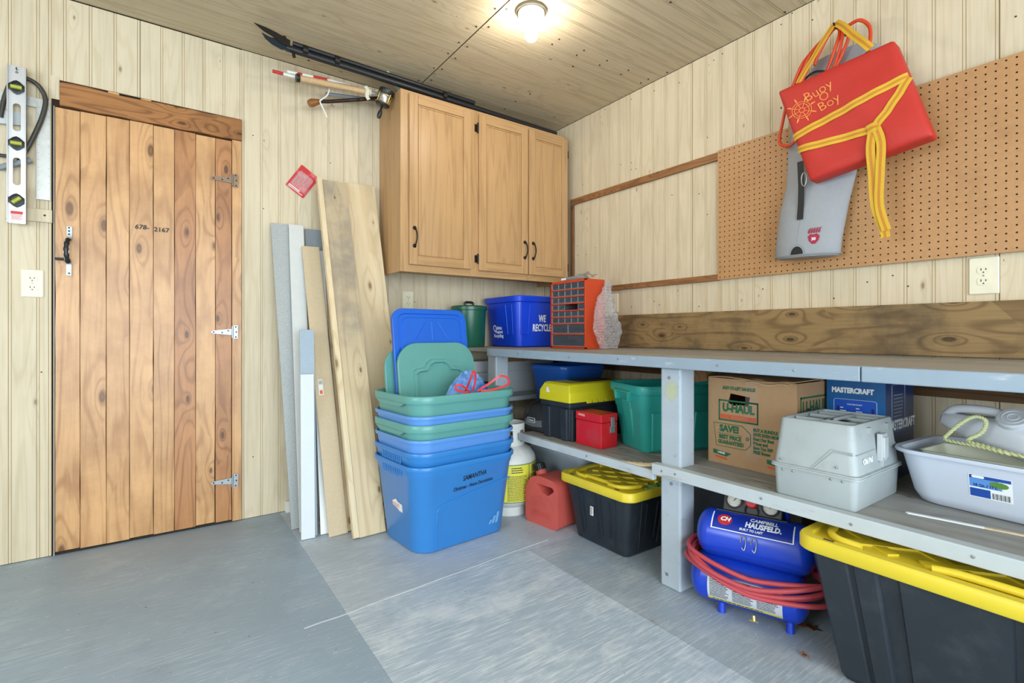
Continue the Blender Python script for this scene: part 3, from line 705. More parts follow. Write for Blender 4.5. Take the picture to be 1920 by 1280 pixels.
# ---------------------------------------------------------------- ceiling lamp
lp = thing('ceiling_lamp', 'white porcelain lampholder with one lit bare bulb on the ceiling', 'lamp', (-.978, -1.114, CEIL_Z))
M_PORC = plain('porcelain', '#f2f0ea', .25)
MB().lathe([(.0, -.001), (.070, -.001), (.070, -.012), (.0, -.012)], 28).build('ceiling_box_ring', plain('tarnished_ring', '#7c745f', .6, .3), lp, 40)
MB().lathe([(.0, -.012), (.062, -.012), (.062, -.022), (.052, -.034), (.034, -.042), (.025, -.048), (.022, -.060), (.019, -.060), (.018, -.05), (.0, -.05)], 28).build('holder', M_PORC, lp, 40)
MB().lathe([(.013, -.050), (.0135, -.066), (.0, -.066)], 16).build('bulb_base', M_ALU, lp, 40)
e = NT('bulb_glow'); e.b.inputs['Emission Color'].default_value = (1.0, .94, .84, 1); e.b.inputs['Emission Strength'].default_value = 150.0
MB().lathe([(.0125, -.058), (.015, -.070), (.024, -.088), (.0295, -.104), (.0295, -.116), (.024, -.130), (.012, -.139), (.0, -.1405)], 24).build('bulb', e.done((1, 1, 1, 1), .3), lp, 60)
mb = MB()
for a_ in (.3, 1.9, 3.5, 5.0): mb.lathe([(.004, -.031), (.004, -.035), (.001, -.036)], 8, 0, TR((.048 * math.cos(a_), .048 * math.sin(a_), 0)))
mb.build('screws', M_NAIL, lp, 30)

# ---------------------------------------------------------------- tools hung left of the door
lv = thing('spirit_level', 'aluminium spirit level with three yellow vials hung left of the door', 'level', (-2.852, -.0495, 1.425), 0)
LH, LW = .652, .058
def hole(w, h, r, cx, cy): return [(x_ + cx, y_ + cy) for x_, y_ in rr(w, h, r, 5)]
outl = [[(-LW / 2, 0), (LW / 2, 0), (LW / 2, LH), (-LW / 2, LH)], hole(.024, .115, .012, 0, .440), hole(.024, .115, .012, 0, .215), hole(.010, .010, .005, 0, .626)]
me = curve_mesh(outl, .008, FR((0, .003, 0), (1, 0, 0), (0, 0, 1)), M_ALU); obj('web', me, lv, .001)
for a in (-LW / 2, LW / 2 - .004): MB().box(a, -.011, 0, a + .004, .013, LH).build('rail', M_ALU, lv, 0, .001)
for i_, zz in enumerate((.562, .330, .094)):
    v_ = MB(); dm = [(0, .029), (.010, .024), (.024, .010), (.026, 0), (.024, -.010), (.010, -.024), (0, -.029), (-.010, -.024), (-.024, -.010), (-.026, 0), (-.024, .010), (-.010, .024)]
    v_.loft([[Vector((x_ * s, y_ * s, z_)) for x_, y_ in dm] for s, z_ in ((1, -.002), (1, .009), (.86, .011), (.74, .011), (.70, .007))], True, True, 0, FR((0, 0, zz), (1, 0, 0), (0, 0, 1)))
    o = v_.build('vial_housing', M_BLACK, lv, 30)
    k_ = MB(); ax = ((1, 0), (1, 0), (.7, .7))[i_]; k_.tube([(-.017 * ax[0], -.010, zz - .017 * ax[1]), (.017 * ax[0], -.010, zz + .017 * ax[1])], .0085, 10); k_.build('vial', M_VIAL, o, 40)
mb = MB(); mb.box(-.020, -.0022, .012, .020, -.0012, .052); st = mb.build('sticker', plain('white_label', '#efe9e6', .5), lv, 0)
mb = MB(); mb.box(-.018, -.0028, .038, .018, -.0022, .050); print_lines(mb, -.017, .017, .014, .036, 5, .5, lambda a, b: (a, -.0026, b)); mb.build('sticker_print', M_RED, st, 0)
MB().tube([(0, .044, .640), (0, -.008, .636), (0, -.012, .644)], .002, 6).build('hanging_nail', M_NAIL, lv, 40)
sq = thing('framing_square', 'steel framing square with ruled edges hung behind the spirit level', 'square', (-2.776, -.012, 1.543))
mb = MB(); mb.box(-.0225, -.001, 0, .0225, .001, .43).build('long_blade', plain('dull_ruled_steel', '#c4c4bf', .42, .6, .15, 40), sq, 0)
MB().box(-.27, -.001, .392, -.0225, .001, .432).build('tongue', bpy.data.materials['dull_ruled_steel'], sq, 0)
mb = MB()
for i_ in range(52):
    l_ = .009 if i_ % 4 == 0 else .0045
    for sx in (-1, 1): mb.box(min(sx * .0225, sx * (.0225 - l_)), -.0014, .008 + i_ * .008, max(sx * .0225, sx * (.0225 - l_)), -.0010, .0088 + i_ * .008)
mb.build('ruling_marks', M_SLOT, sq, 0)
sw = thing('bow_saw', 'small saw with dark bent tube frame hung behind the spirit level', 'saw', (-2.86, -.035, 1.64))
O = Vector((-2.86, -.035, 1.64)); yy = -.0245
MB().tube([Vector(p) - O for p in smooth_path([(-2.905, yy, 1.86), (-2.893, yy, 1.945), (-2.872, yy, 2.02), (-2.845, yy, 2.045), (-2.812, yy, 2.040), (-2.785, yy, 2.018), (-2.768, yy, 1.972), (-2.776, yy, 1.905), (-2.80, yy, 1.82), (-2.83, yy, 1.735), (-2.85, yy, 1.69)], 5)], .0088, 10).build('tube_frame', M_TUBEG, sw, 40)
mb = MB(); mb.loft([ring(.022, .020, .007, z_) for z_ in (-.055, -.05, .05, .06)], True, True, 0, TR(Vector((-2.866, yy, 1.675)) - O, 0, 62, 0)); mb.build('handle', plain('grey_handle', '#858b8d', .5), sw, 40)
MB().tube([Vector((-2.95, yy, 1.703)) - O, Vector((-2.868, yy, 1.706)) - O], .007, 8).build('cross_bar', M_TUBEG, sw, 40)
MB().box(-.13, .0115, .20, .055, .0125, .255, 0, TR((0, 0, 0), 0, -6, 0)).build('blade_guard', plain('pale_grey_guard', '#c3c7c6', .5), sw, 0)
cl = MB(); cl.box(-2.895, -.0125, 1.447, -2.7485, -.0002, 1.502); o = cl.build('wall_cleat', M_PANEL, None, 0, .002); tag(o, 'short pale wood cleat nailed under the square beside the door', 'cleat')
MB().lathe([(.004, 0), (.004, .002), (.001, .003)], 8, 0, FR((-2.772, -.0125, 1.476), (1, 0, 0), (0, 0, 1))).build('nail', M_NAIL, o, 30)
# red hang card with hex keys, tilted
rc_ = thing('hanging_card', 'red hang card of tools pinned crooked on the wall above the leaning boards', 'card', (-1.722, -.004, 1.808))
Mc = TR((0, 0, 0), 0, 34, 0)
mb = MB(); mb.box(-.055, -.0012, -.075, .055, .0, .075, 0, Mc).build('card', M_REDCARD, rc_, 0)
mb = MB(); mb.box(-.045, -.0022, -.060, .02, -.0014, -.055, 0, Mc); print_lines(mb, -.045, .045, -.07, -.062, 1, .6, lambda a, b: Mc @ Vector((a, -.0018, b))); mb.build('card_print', M_WHITE, rc_, 0)
mb = MB()
for i_, l_ in enumerate((.085, .07, .055, .045)): mb.tube(smooth_path([Mc @ Vector((-.035 + .02 * i_, -.005, .045)), Mc @ Vector((-.035 + .02 * i_, -.005, .045 - l_)), Mc @ Vector((-.022 + .02 * i_, -.005, .038 - l_))], 3), .0022, 6)
mb.build('hex_key', M_STEEL, rc_, 40)
bl = NT('blister'); bl.b.inputs['Alpha'].default_value = .22
MB().loft([[Mc @ Vector((x_, -z_, y_ - .005)) for x_, y_ in rr(w_, h_, .012, 4)] for w_, h_, z_ in ((.09, .10, .001), (.084, .094, .009))], False, True).build('blister_pack', bl.done((1, .9, .9, 1), .12), rc_, 40)

# ---------------------------------------------------------------- boards leaning on the back wall
def lean(label, foot, top, w, th, mat, yaw=0, extra=None, name='leaning_board', bev=.0015):
    """board from foot (centre of its lower front edge) to top; width across, thickness away from the viewer"""
    f, t = Vector(foot), Vector(top); up = (t - f); L = up.length; up.normalize()
    right = Vector((math.cos(R(yaw)), math.sin(R(yaw)), 0)); right = (right - up * right.dot(up)).normalized(); back = up.cross(right) * -1
    if back.y < 0: back = -back
    f.z += max(0, -back.z) * th + .0005
    o = MB().box(-w / 2, 0, 0, w / 2, th, L).build(name, mat, None, 0, bev)
    o.matrix_world = Matrix(((right.x, back.x, up.x, f.x), (right.y, back.y, up.y, f.y), (right.z, back.z, up.z, f.z), (0, 0, 0, 1)))
    tag(o, label, 'board', 'boards leaning on the back wall')
    return o
M_GREYB = plain('speckled_grey_laminate', '#a9acaa', .5, 0, .28, 140)
M_GREYD = plain('dark_grey_laminate', '#8b9499', .5, 0, .1, 60)
M_WHB = plain('white_painted_board', '#d5dadc', .45, 0, .05, 12)
M_BLUEG = plain('blue_grey_board', '#9faebb', .5, 0, .08, 60)
M_MDF = plain('tan_hardboard', '#c8b493', .6, 0, .1, 90)
lean('narrow white board standing behind the speckled grey board at the wall', (-1.772, -.075, .0005), (-1.80, -.016, 1.10), .035, .010, M_WHB)
lean('speckled grey board, leftmost of the boards leaning by the door', (-1.795, -.30, .0005), (-1.845, -.034, 1.552), .085, .012, M_GREYB)
lean('dark grey board behind the tan hardboard strip', (-1.640, -.26, .0005), (-1.655, -.016, 1.545), .115, .010, M_GREYD)
lean('long pale grey board with brushed face beside the speckled board', (-1.775, -.36, .0005), (-1.765, -.052, 1.553), .075, .010, plain('pale_grey_board', '#cfd0cc', .5, 0, .06, 30))
lean('short blue-grey board leaning in front of the pale grey board', (-1.784, -.44, .0005), (-1.763, -.285, .985), .068, .008, M_BLUEG)
lean('shortest white board leaning in front of the blue-grey board', (-1.797, -.462, .0005), (-1.775, -.345, .765), .062, .010, M_WHB)
lean('thin bright white strip behind the right edge of the tan hardboard', (-1.700, -.45, .0005), (-1.655, -.055, 1.425), .075, .008, plain('bright_white_strip', '#eef0ef', .4))
bz = lean('tan hardboard strip with a barcode sticker leaning on the wall', (-1.668, -.50, .0005), (-1.700, -.092, 1.437), .090, .006, M_MDF)
mb = MB(); mb.box(-.028, -.0008, .68, -.006, -.0002, .76); st = mb.build('barcode_sticker', M_WHITE, bz, 0)
mb = MB(); mb.box(-.024, -.0013, .685, -.010, -.0009, .705, 0)
mb.build('orange_print', plain('orange_print', '#d9663a', .5), st, 0)
mb = MB()
for i_ in range(9): mb.box(-.025 + .002 * i_, -.0013, .735, -.0242 + .002 * i_, -.0009, .755)
mb.build('barcode', M_INK, st, 0)
lean('narrow knotty pine board between the tan hardboard and the weathered board', (-1.590, -.485, .0005), (-1.592, -.085, 1.235), .062, .014, M_PINE)
lean('weathered grey-stained pine board leaning, tallest on its left', (-1.534, -.596, .0005), (-1.572, -.080, 1.812), .13, .019, M_PINEG)
lean('pale pine edge board along the left side of the weathered board', (-1.6135, -.600, .0005), (-1.6515, -.084, 1.818), .026, .030, M_PINE)
lean('wide clean pine board leaning beside the oak cabinet', (-1.34, -.42, .0005), (-1.408, -.030, 1.835), .17, .018, M_PINE)
blk = MB(); blk.box(-1.812, -.035, .0005, -1.784, -.002, .06); tag(blk.build('white_block', M_WHITE, None, 0, .002), 'small white wood block on the floor at the foot of the boards', 'block')

# ---------------------------------------------------------------- workbench
bench = thing('workbench', 'long grey painted workbench with a lower shelf along the right wall', 'workbench', (-.80, -1.70, 0))
O = Vector((-.80, -1.70, 0)); BT = TR(-O)
YE = -3.30
for i_, (a, b) in enumerate(((-.786, -.53), (-.528, -.275), (-.273, -.0395))):
    MB().box(a, YE, .858, b, -.004, .880 - .0006 * (i_ == 1), 0, BT).build('top_board', M_BENCHW, bench, 0, .002)
MB().box(-.824, -2.37, .838, -.787, -.49, .880, 0, BT).build('front_edge', M_EDGE, bench, 0, .003)
MB().box(-.824, YE, .838, -.787, -2.373, .880, 0, BT).build('front_edge', M_EDGE, bench, 0, .003)
for y0 in (-.53, -1.775, -3.26): MB().box(-.786, y0, .0005, -.698, y0 + .09, .838, 0, BT).build('post', M_POST, bench, 0, .007)
MB().box(-.697, -1.765, .78, -.05, -1.685, .838, 0, BT).build('cross_brace', M_LEDGER, bench, 0, .002)
MB().box(-.697, -.52, .80, -.05, -.45, .838, 0, BT).build('cross_brace', M_LEDGER, bench, 0, .002)
MB().box(-.036, YE, .735, -.0005, -.02, .857, 0, BT).build('ledger', M_LEDGER, bench, 0, .002)
# lower shelf: right section and the slightly lower left section
MB().box(-.824, YE, .428, -.787, -1.672, .470, 0, BT).build('shelf_edge', M_SHEDGE, bench, 0, .003)
for a, b in ((-.6975, -.50), (-.498, -.26), (-.258, -.03)): MB().box(a, YE, .440, b, -1.675, .468, 0, BT).build('shelf_board', M_BENCHW, bench, 0, .002)
for a, b in ((-3.17, -1.776), (YE, -3.262)): MB().box(-.7865, a, .440, -.6985, b, .468, 0, BT).build('shelf_board', M_BENCHW, bench, 0, .002)
MB().box(-.7865, -3.169, .440, -.6985, -3.168, .468, 0, BT)
MB().box(-.808, -1.668, .400, -.787, -.775, .437, 0, BT).build('shelf_edge', M_SHEDGE, bench, 0, .003)
MB().box(-.7865, -1.668, .412, -.6, -.775, .437, 0, BT).build('shelf_board', M_BENCHW, bench, 0, .002)
for a, b in ((-.598, -.32), (-.318, -.03)): MB().box(a, -1.668, .412, b, -.41, .437, 0, BT).build('shelf_board', M_BENCHW, bench, 0, .002)
mb = MB(); rg = random.Random(4)
for i_ in range(5): mb.tube([Vector((-.80 + .012 * i_, -1.50 - .02 * i_, .4385 + .001 * i_)) - O, Vector((-.797 + .01 * i_, -1.60, .441)) - O, Vector((-.800 + .006 * i_, -1.662, .452 + .003 * i_)) - O], [.001, .0035, .001], 5)
mb.build('splinter', M_PINE, bench, 0)
# raised back shelf in the dark corner
MB().box(-1.02, -.40, .548, -.05, -.004, .575, 0, BT).build('corner_shelf', M_SHEDGE, bench, 0, .002)
MB().box(-1.02, -.40, .0005, -.98, -.31, .548, 0, BT).build('corner_shelf_leg', M_POST, bench, 0, .002)
mb = MB()
for yy, zz in ((-.80, .860), (-1.2, .858), (-1.5, .862), (-1.95, .86), (-2.2, .858), (-1.3, .450), (-1.72, .450), (-1.78, .452), (-2.1, .45), (-2.35, .447), (-2.6, .45)):
    xq = -.8242 if (zz > .6 or yy < -1.67) else -.8082; mb.lathe([(.0045, 0), (.0045, .001), (.001, .0015)], 8, 0, TR(Vector((xq, yy, zz if yy < -1.67 or zz > .6 else .42)) - O, 0, -90))
for yy, zz in ((-1.725, .80), (-1.735, .40), (-1.715, .05)): mb.lathe([(.007, 0), (.007, .001), (.001, .0015)], 10, 0, TR(Vector((-.7865, yy, zz)) - O, 0, -90))
mb2 = MB(); rg = random.Random(8); pts = [(-1.765 + .030 + .026 * math.cos(i * .524) * (1 + .35 * rg.random()), .752 + .032 * math.sin(i * .524) * (1 + .5 * rg.random())) for i in range(12)]
mb2.add([Vector((-.7866, y_, z_)) - O for y_, z_ in pts], [tuple(range(12))]); mb2.build('paint_smear', plain('yellow_smear', '#b5ba9f', .6, 0, .15, 40), bench, 0)
nn = mb.build('nail_heads', M_STEEL, bench, 0); nn['kind'] = 'stuff'
pan = MB(); pan.box(-.004, YE + 1.25, 0, -.0005, -2.62, .1)
hp = MB(); hp.box(-.02, YE, .03, -.0005, -2.62, .73); tag(hp.build('brown_panel', M_LEDGER, None, 0, .001), 'dark brown sheet standing on edge behind the white dish tub', 'panel')

# ---------------------------------------------------------------- plastic totes
M_TBLUE = plain('tote_blue', '#3580c6', .30, 0, .05, 10, spec=.5)
M_TBLUE2 = plain('tote_periwinkle', '#5b92d6', .30, 0, .05, 10)
M_TGREEN = plain('tote_sage', '#5f9d96', .32, 0, .05, 10)
M_LBLUE = plain('lid_bright_blue', '#1662cc', .32, 0, .06, 10)
M_TEAL = plain('tote_teal', '#2c9a8f', .38, 0, .06, 10)
M_TBLACK = plain('tote_black', '#262c33', .45, 0, .1, 20, .05, dirt='#4c5156', dirt_amt=.3, dscale=9)
M_YEL = plain('lid_yellow', '#e0c730', .4, 0, .06, 12, dirt='#b08f1c', dirt_amt=.25)
def tote_body(parent, h, wb, db, wt, dt, r, mat, rim=.018, rimh=.020, band=0, wall=.0028, name='body', n=6):
    mb = MB()
    def at(z): t = z / h; return wb + (wt - wb) * t, db + (dt - db) * t
    R_ = []; w, d = at(0)
    R_ += [ring(w - .03, d - .03, r - .012, 0, n), ring(w - .008, d - .008, r - .004, .003, n), ring(w, d, r, .012, n)]
    if band:
        w, d = at(h - band); R_ += [ring(w, d, r, h - band, n), ring(w + .010, d + .010, r + .005, h - band + .006, n)]
        w, d = at(h - rimh - .004); R_ += [ring(w + .012, d + .012, r + .006, h - rimh - .004, n)]
    w, d = at(h - rimh); e = 2 * rim
    R_ += [ring(w, d, r, h - rimh - .0035, n), ring(w + e * .9, d + e * .9, r + rim, h - rimh - .003, n), ring(w + e, d + e, r + rim, h - rimh + .002, n), ring(w + e, d + e, r + rim, h - .004, n), ring(w + e - .005, d + e - .005, r + rim - .002, h, n)]
    w, d = at(h); R_ += [ring(w + .002, d + .002, r, h, n), ring(w - 2 * wall, d - 2 * wall, r - wall, h - .005, n)]
    w, d = at(.012); R_ += [ring(w - 2 * wall, d - 2 * wall, r - wall, .012, n), ring(w - .03, d - .03, r - .012, .0035, n)]
    mb.loft(R_, True, True)
    return mb.build(name, mat, parent, 40)
ST = (-1.222, -.738); SRZ = 5.0
def stack_tote(z, label, mat, kind):
    t = thing('storage_tote', label, 'tote', (ST[0], ST[1], z), SRZ, 'nested storage totes')
    if kind == 'ribbed':
        b = tote_body(t, .392, .496, .366, .568, .438, .085, mat, .014, .018, .056, n=10)
        mb = MB()
        for i_ in range(11):     # ribbed grip on the narrow end
            yy = -.085 + .017 * i_; mb.cbox((-.2885, yy, .352), (.004, .007, .036), 0, TR((0, 0, 0), 0, 0, 0))
        mb.build('grip_ribs', mat, t, 0, .001)['kind'] = 'stuff'
    elif kind == 'plain':
        tote_body(t, .392, .496, .366, .568, .438, .085, mat, .011, .012, n=10)
    else:
        b = tote_body(t, .392, .496, .366, .568, .438, .090, mat, .016, .030, n=10)
        mb = MB(); mb.loft([[Vector((-.300, y_, z_)) for y_, z_ in ((-.14, .362), (-.10, .342), (.10, .342), (.14, .362))], [Vector((-.286, y_, z_)) for y_, z_ in ((-.14, .362), (-.10, .342), (.10, .342), (.14, .362))]], True, True); mb.build('end_grip', mat, t, 0, .003)
    return t
t1 = stack_tote(.0005, 'bottom blue tote of the stack with handwriting on its front', M_TBLUE, 'ribbed')
stack_tote(.0605, 'second blue tote from the bottom of the stack, ribbed grip at the rim', M_TBLUE, 'ribbed')
stack_tote(.116, 'pale blue tote of the stack, directly under the lower sage green tote', M_TBLUE2, 'plain')
stack_tote(.180, 'lower of the two sage green totes in the stack', M_TGREEN, 'green')
stack_tote(.218, 'thin pale blue tote rim between the two sage green totes', M_TBLUE2, 'plain')
stack_tote(.304, 'top sage green tote of the stack holding lids and a blue bag', M_TGREEN, 'green')
# recessed front panel, sticker, logo and handwriting on the bottom tote
def tface(x, z): return Vector((x, -.183 - .036 * z / .392 - .0008, z))
FX, FU = Vector((1, 0, 0)), Vector((0, -.092, 1)).normalized()
mb = MB(); P_ = [tface(-.17, .018), tface(-.17, .17), tface(-.155, .198), tface(-.12, .212), tface(.20, .262), tface(.235, .262)]
mb.tube(smooth_path(P_, 4), .0035, 6); mb.build('panel_ridge', M_TBLUE, t1, 40)
text(t1, 'SAMANTHA', .032, FR(tface(.025, .312) + Vector((0, -.001, 0)), (1, 0, .07), FU), M_INK, 'handwriting', .0002, shear=.18, sx=.78)
text(t1, 'Christmas - House Decorations', .024, FR(tface(.020, .272) + Vector((0, -.001, 0)), (1, 0, .06), FU), M_INK, 'handwriting', .0001, shear=.22, sx=.72)
SK = ((.03, .20), (-.005, .215), (-.02, .205), (-.06, .20), (-.06, .165), (-.035, .165), (-.01, .175), (.03, .18))
def tend(y, z, o): return Vector((-(.248 + .036 * z / .392) - o, y, z))
mb = MB(); mb.loft([[tend(y_, z_, .0002) for y_, z_ in SK], [tend(y_, z_, .0012) for y_, z_ in SK]], True, True)
st = mb.build('torn_sticker', M_WHITE, t1, 0)
mb = MB(); print_lines(mb, -.05, .02, .178, .196, 4, .45, lambda a, b: tend(-a - .02, b, .0016)); mb.build('sticker_print', M_RED, st, 0)
mb = MB()
for i_ in range(3): mb.add([tface(.12 + .02 * i_, .055), tface(.135 + .02 * i_, .055), tface(.145 + .02 * i_, .075 + .016 * i_), tface(.13 + .02 * i_, .075 + .016 * i_)], [(0, 1, 2, 3)])
for v_ in mb.v: v_.y -= .0012
mb.build('embossed_bars', plain('pale_blue_emboss', '#6ea4d6', .4), t1, 0)

def lid(label, loc, w, h, r, mat, tilt, rz, kind, roll=0):
    t = thing('tote_lid', label, 'lid', loc, rz, 'tote lids standing in the top tote')
    F = TR((0, 0, 0), tilt, 0, 0) @ FR((0, 0, h / 2), (1, 0, 0), (0, 0, 1)) @ TR((0, 0, 0), 0, 0, roll)
    mb = MB(); n = 8
    base = [ring(w - .03, h - .03, r - .012, -.022, n), ring(w - .004, h - .004, r, -.022, n), ring(w, h, r, -.018, n), ring(w, h, r, -.004, n), ring(w - .006, h - .006, r - .002, 0, n)]
    if kind == 'green':
        base += [ring(w - .10, h - .12, r * .8, .0005, n)]
        mb.loft(base, True, False)
        # raised centre with stepped corners
        def step(k, z):
            W_, H_, nt, ns = w / 2 - .075 - k, h / 2 - .085 - k, .055, .075
            q = [(W_, H_ - nt), (W_ - .018, H_ - nt + .012), (W_ - ns + .012, H_ - nt + .016), (W_ - ns - .006, H_ - .012), (W_ - ns - .03, H_)]
            pts = q + [(-x_, y_) for x_, y_ in q[::-1]] + [(-x_, -y_) for x_, y_ in q] + [(x_, -y_) for x_, y_ in q[::-1]]
            return [Vector((x_, y_, z)) for x_, y_ in pts]
        mb.add([Vector(p) for p in ring(w - .10, h - .12, r * .8, .0005, n)], [tuple(range(4 * (n + 1)))])
        mb.loft([step(0, 0), step(0, -.0), step(.003, .013), step(.016, .013), step(.021, .001), step(.030, .001)], False, True)
    else:
        base += [ring(w - .05, h - .05, r - .015, .0, n), ring(w - .056, h - .056, r - .015, -.006, n), ring(w - .09, h - .09, r - .02, -.006, n), ring(w - .098, h - .098, r - .02, .001, n)]
        mb.loft(base, True, True)
        for a in range(3): mb.tube([(-.10 + .10 * a, h / 2 - .16, .001), (-.04 + .04 * a, h / 2 - .07, .001)], .0025, 6)
    for v_ in mb.v: v_[:] = F @ v_
    mb.build('panel', mat, t, 30)
    return t
lid('sage green lid standing farthest left behind the blue lid', (-1.238, -.632, .312), .45, .60, .11, M_TGREEN, -8.0, 5, 'green')
lid('tall bright blue lid standing upright behind the front green lid', (-1.205, -.668, .312), .44, .790, .06, M_LBLUE, -8.0, 5, 'blue')
lid('front sage green lid with stepped raised panel standing in the top tote', (-1.202, -.708, .312), .45, .615, .11, M_TGREEN, -8.0, 5, 'green')

# blue plastic bag with red drawstrings
bg = thing('plastic_bag', 'crumpled blue plastic bag with red ties in the top green tote', 'bag', (-1.172, -.812, .44))
def bagf(u, v):
    a = u * 2 * math.pi; rg_ = math.sin(a * 5 + v * 9) * .5 + math.sin(a * 11 - v * 17 + 1) * .32 + math.sin(a * 23 + v * 31) * .2
    ph = v * math.pi * .56; rad = math.sin(ph) if ph < math.pi / 2 else 1
    k = 1 + .05 * rg_ + .10 * (abs(math.sin(a * 3.5 + v * 6)) - .5) + .07 * (abs(math.sin(a * 8.5 - v * 13)) - .5)
    zz = .335 * math.cos(ph) * (1 - .25 * max(0, -math.cos(a)) * math.sin(ph)) * (1 + .04 * rg_) + .02 * math.cos(a - .4) * math.sin(ph)
    return Vector((.172 * rad * k * math.cos(a) + .05 * max(zz, 0), .068 * rad * k * math.sin(a) - .002, max(zz, -.03)))
m = NT('blue_film'); v = m.coords(); n_ = m.noise(v, 26, 5, .7); m.bump(n_, .8, .004); m.b.inputs['Transmission Weight'].default_value = .15
M_FILM = m.done(m.mix(m.ramp(n_, [(.35, 0.0), (.7, 1.0)]), S('#3077cc'), S('#86b6ee')), .10, 0, 1.0)
mb = MB(); mb.grid(bagf, 64, 22); mb.build('bag_film', M_FILM, bg, 70)
M_TIE = plain('red_film_tie', '#d6383f', .2)
for P_ in ([(-.02, -.09, .22), (-.015, -.135, .29), (.0, -.13, .315), (.012, -.13, .29), (.01, -.11, .22)], [(-.01, -.12, .215), (-.06, -.135, .25), (-.09, -.13, .255), (-.09, -.135, .235), (-.03, -.135, .215)],
           [(.03, -.115, .22), (.09, -.12, .25), (.15, -.13, .285), (.185, -.14, .275), (.18, -.15, .245), (.10, -.145, .225), (.04, -.13, .22)]):
    mb = MB(); pts = [p + Vector((0, .018, .036)) for p in smooth_path(P_, 6)]; mb.ribbon(pts, .010, .0010, (0, -1, .3)); mb.build('drawstring', M_TIE, bg, 50)

# ---------------------------------------------------------------- propane cylinder
pr = thing('propane_cylinder', 'white propane cylinder with yellow warning label beside the tote stack', 'gas cylinder', (-.800, -.680, 0))
M_PWHITE = plain('white_enamel', '#dcdcd6', .4, 0, .05, 12, dirt='#a79a86', dirt_amt=.35)
MB().lathe([(.0, .032), (.06, .034), (.115, .050), (.142, .085), (.148, .11), (.148, .275), (.142, .31), (.12, .345), (.08, .368), (.03, .378), (.0, .379)], 40).build('tank', M_PWHITE, pr, 60)
MB().lathe([(.100, .0005), (.104, .0005), (.104, .048), (.100, .048), (.100, .0005)], 32).build('foot_ring', M_PWHITE, pr, 40)
mb = MB(); n = 30
for i_ in range(n):
    a0, a1 = R(115 + 310 * i_ / n), R(115 + 310 * (i_ + 1) / n); am = math.degrees((a0 + a1) / 2)
    win = any(abs(am - c) < 26 for c in (228, 308, 150)); r0, r1 = .082, .0855
    for z0, z1 in ((.355, .385), (.448, .482)) if win else ((.355, .482),):
        vs = [(r_ * math.cos(a_), r_ * math.sin(a_), z_) for z_ in (z0, z1) for r_ in (r0, r1) for a_ in (a0, a1)]
        mb.add(vs, [(0, 1, 5, 4), (2, 6, 7, 3), (0, 4, 6, 2), (1, 3, 7, 5), (4, 5, 7, 6), (0, 2, 3, 1)])
mb.build('collar', M_PWHITE, pr, 60)
MB().lathe([(.016, .375), (.016, .405), (.022, .405), (.022, .425), (.012, .43), (.0, .43)], 14).build('valve', plain('brass', '#a58748', .35, .8), pr, 40)
def cyl(a, z, r=.1486): return Vector((r * math.cos(R(a)), r * math.sin(R(a)), z))
mb = MB(); mb.grid(lambda u, v: cyl(175 + u * 195, .088 + v * .190), 40, 1); lb = mb.build('yellow_label', plain('warning_yellow', '#e8e04a', .45), pr, 60)
mb = MB()
for z0, z1 in ((.084, .088), (.278, .282)): mb.grid(lambda u, v: cyl(175 + u * 195, z0 + v * (z1 - z0), .1487), 40, 1)
for a0 in (280, 332): mb.grid(lambda u, v: cyl(a0 + u * 1.8, .088 + v * .19, .1489), 1, 1)
mb.build('green_border', plain('label_green', '#3f7d5a', .5), lb, 0)
mb = MB()
for a0, a1 in ((202, 226), (232, 277), (286, 330), (336, 362)): print_lines(mb, a0, a1, .092, .225, 20, .42, lambda a, b: cyl(a, b, .1491), 0, int(a0), (.05, .16))
for a0, a1 in ((240, 268), (290, 325)): print_lines(mb, a0, a1, .235, .270, 3, .4, lambda a, b: cyl(a, b, .1491), 0, int(a0), (.1, .3))
q_ = mb.build('label_text', M_INK, lb, 0); q_['kind'] = 'stuff'

# ---------------------------------------------------------------- red fuel can
gc = thing('fuel_can', 'faded red plastic fuel can with black cap beside the propane cylinder', 'fuel can', (-.725, -.952, 0), 8)
M_FUEL = plain('faded_red_plastic', '#c9574c', .55, 0, .1, 9, .05, dirt='#a03a34', dirt_amt=.4)
W_, D_ = .150, .225
def arcs(pts, r=.02, n=4):
    out = []; N = len(pts)
    for i in range(N):
        p, q, t = Vector(pts[i - 1]), Vector(pts[i]), Vector(pts[(i + 1) % N]); a_ = q + (p - q).normalized() * min(r, (p - q).length * .45); c_ = q + (t - q).normalized() * min(r, (t - q).length * .45)
        for k in range(n + 1): f = k / n; out.append(tuple((1 - f) ** 2 * a_ + 2 * f * (1 - f) * q + f * f * c_))
    return out
ol = arcs([(-.1125, .0005), (.1125, .0005), (.1125, .178), (.075, .232), (.02, .248), (-.085, .240), (-.1125, .205)], .03)
hl = arcs([(.035, .208), (-.075, .206), (-.088, .190), (-.045, .158), (.0, .172)], .012)
me = curve_mesh([ol, hl], W_, FR((0, 0, 0), (0, 1, 0), (0, 0, 1)), M_FUEL); me.shade_smooth(); me.set_sharp_from_angle(angle=R(35)); o = obj('tank', me, gc, .018)
mb = MB(); mb.loft([[Vector((-.0765, .0 + y_ * s, .085 + z_ * s)) for y_, z_ in rr(.15, .11, .03, 4)] for s in (1, .9)], False, True); 
for i_ in range(9): mb.box(-.0775, -.06, .045 + .0035 * i_, -.0760, .06, .0462 + .0035 * i_)
mb.build('moulded_panel', M_FUEL, gc, 0)
Mn = TR((0, .066, .234), -24, 0, 0); mb = MB(); mb.lathe([(.030, -.02), (.028, .018), (.024, .024), (.0, .024)], 18, 0, Mn); mb.build('neck', M_FUEL, gc, 40)
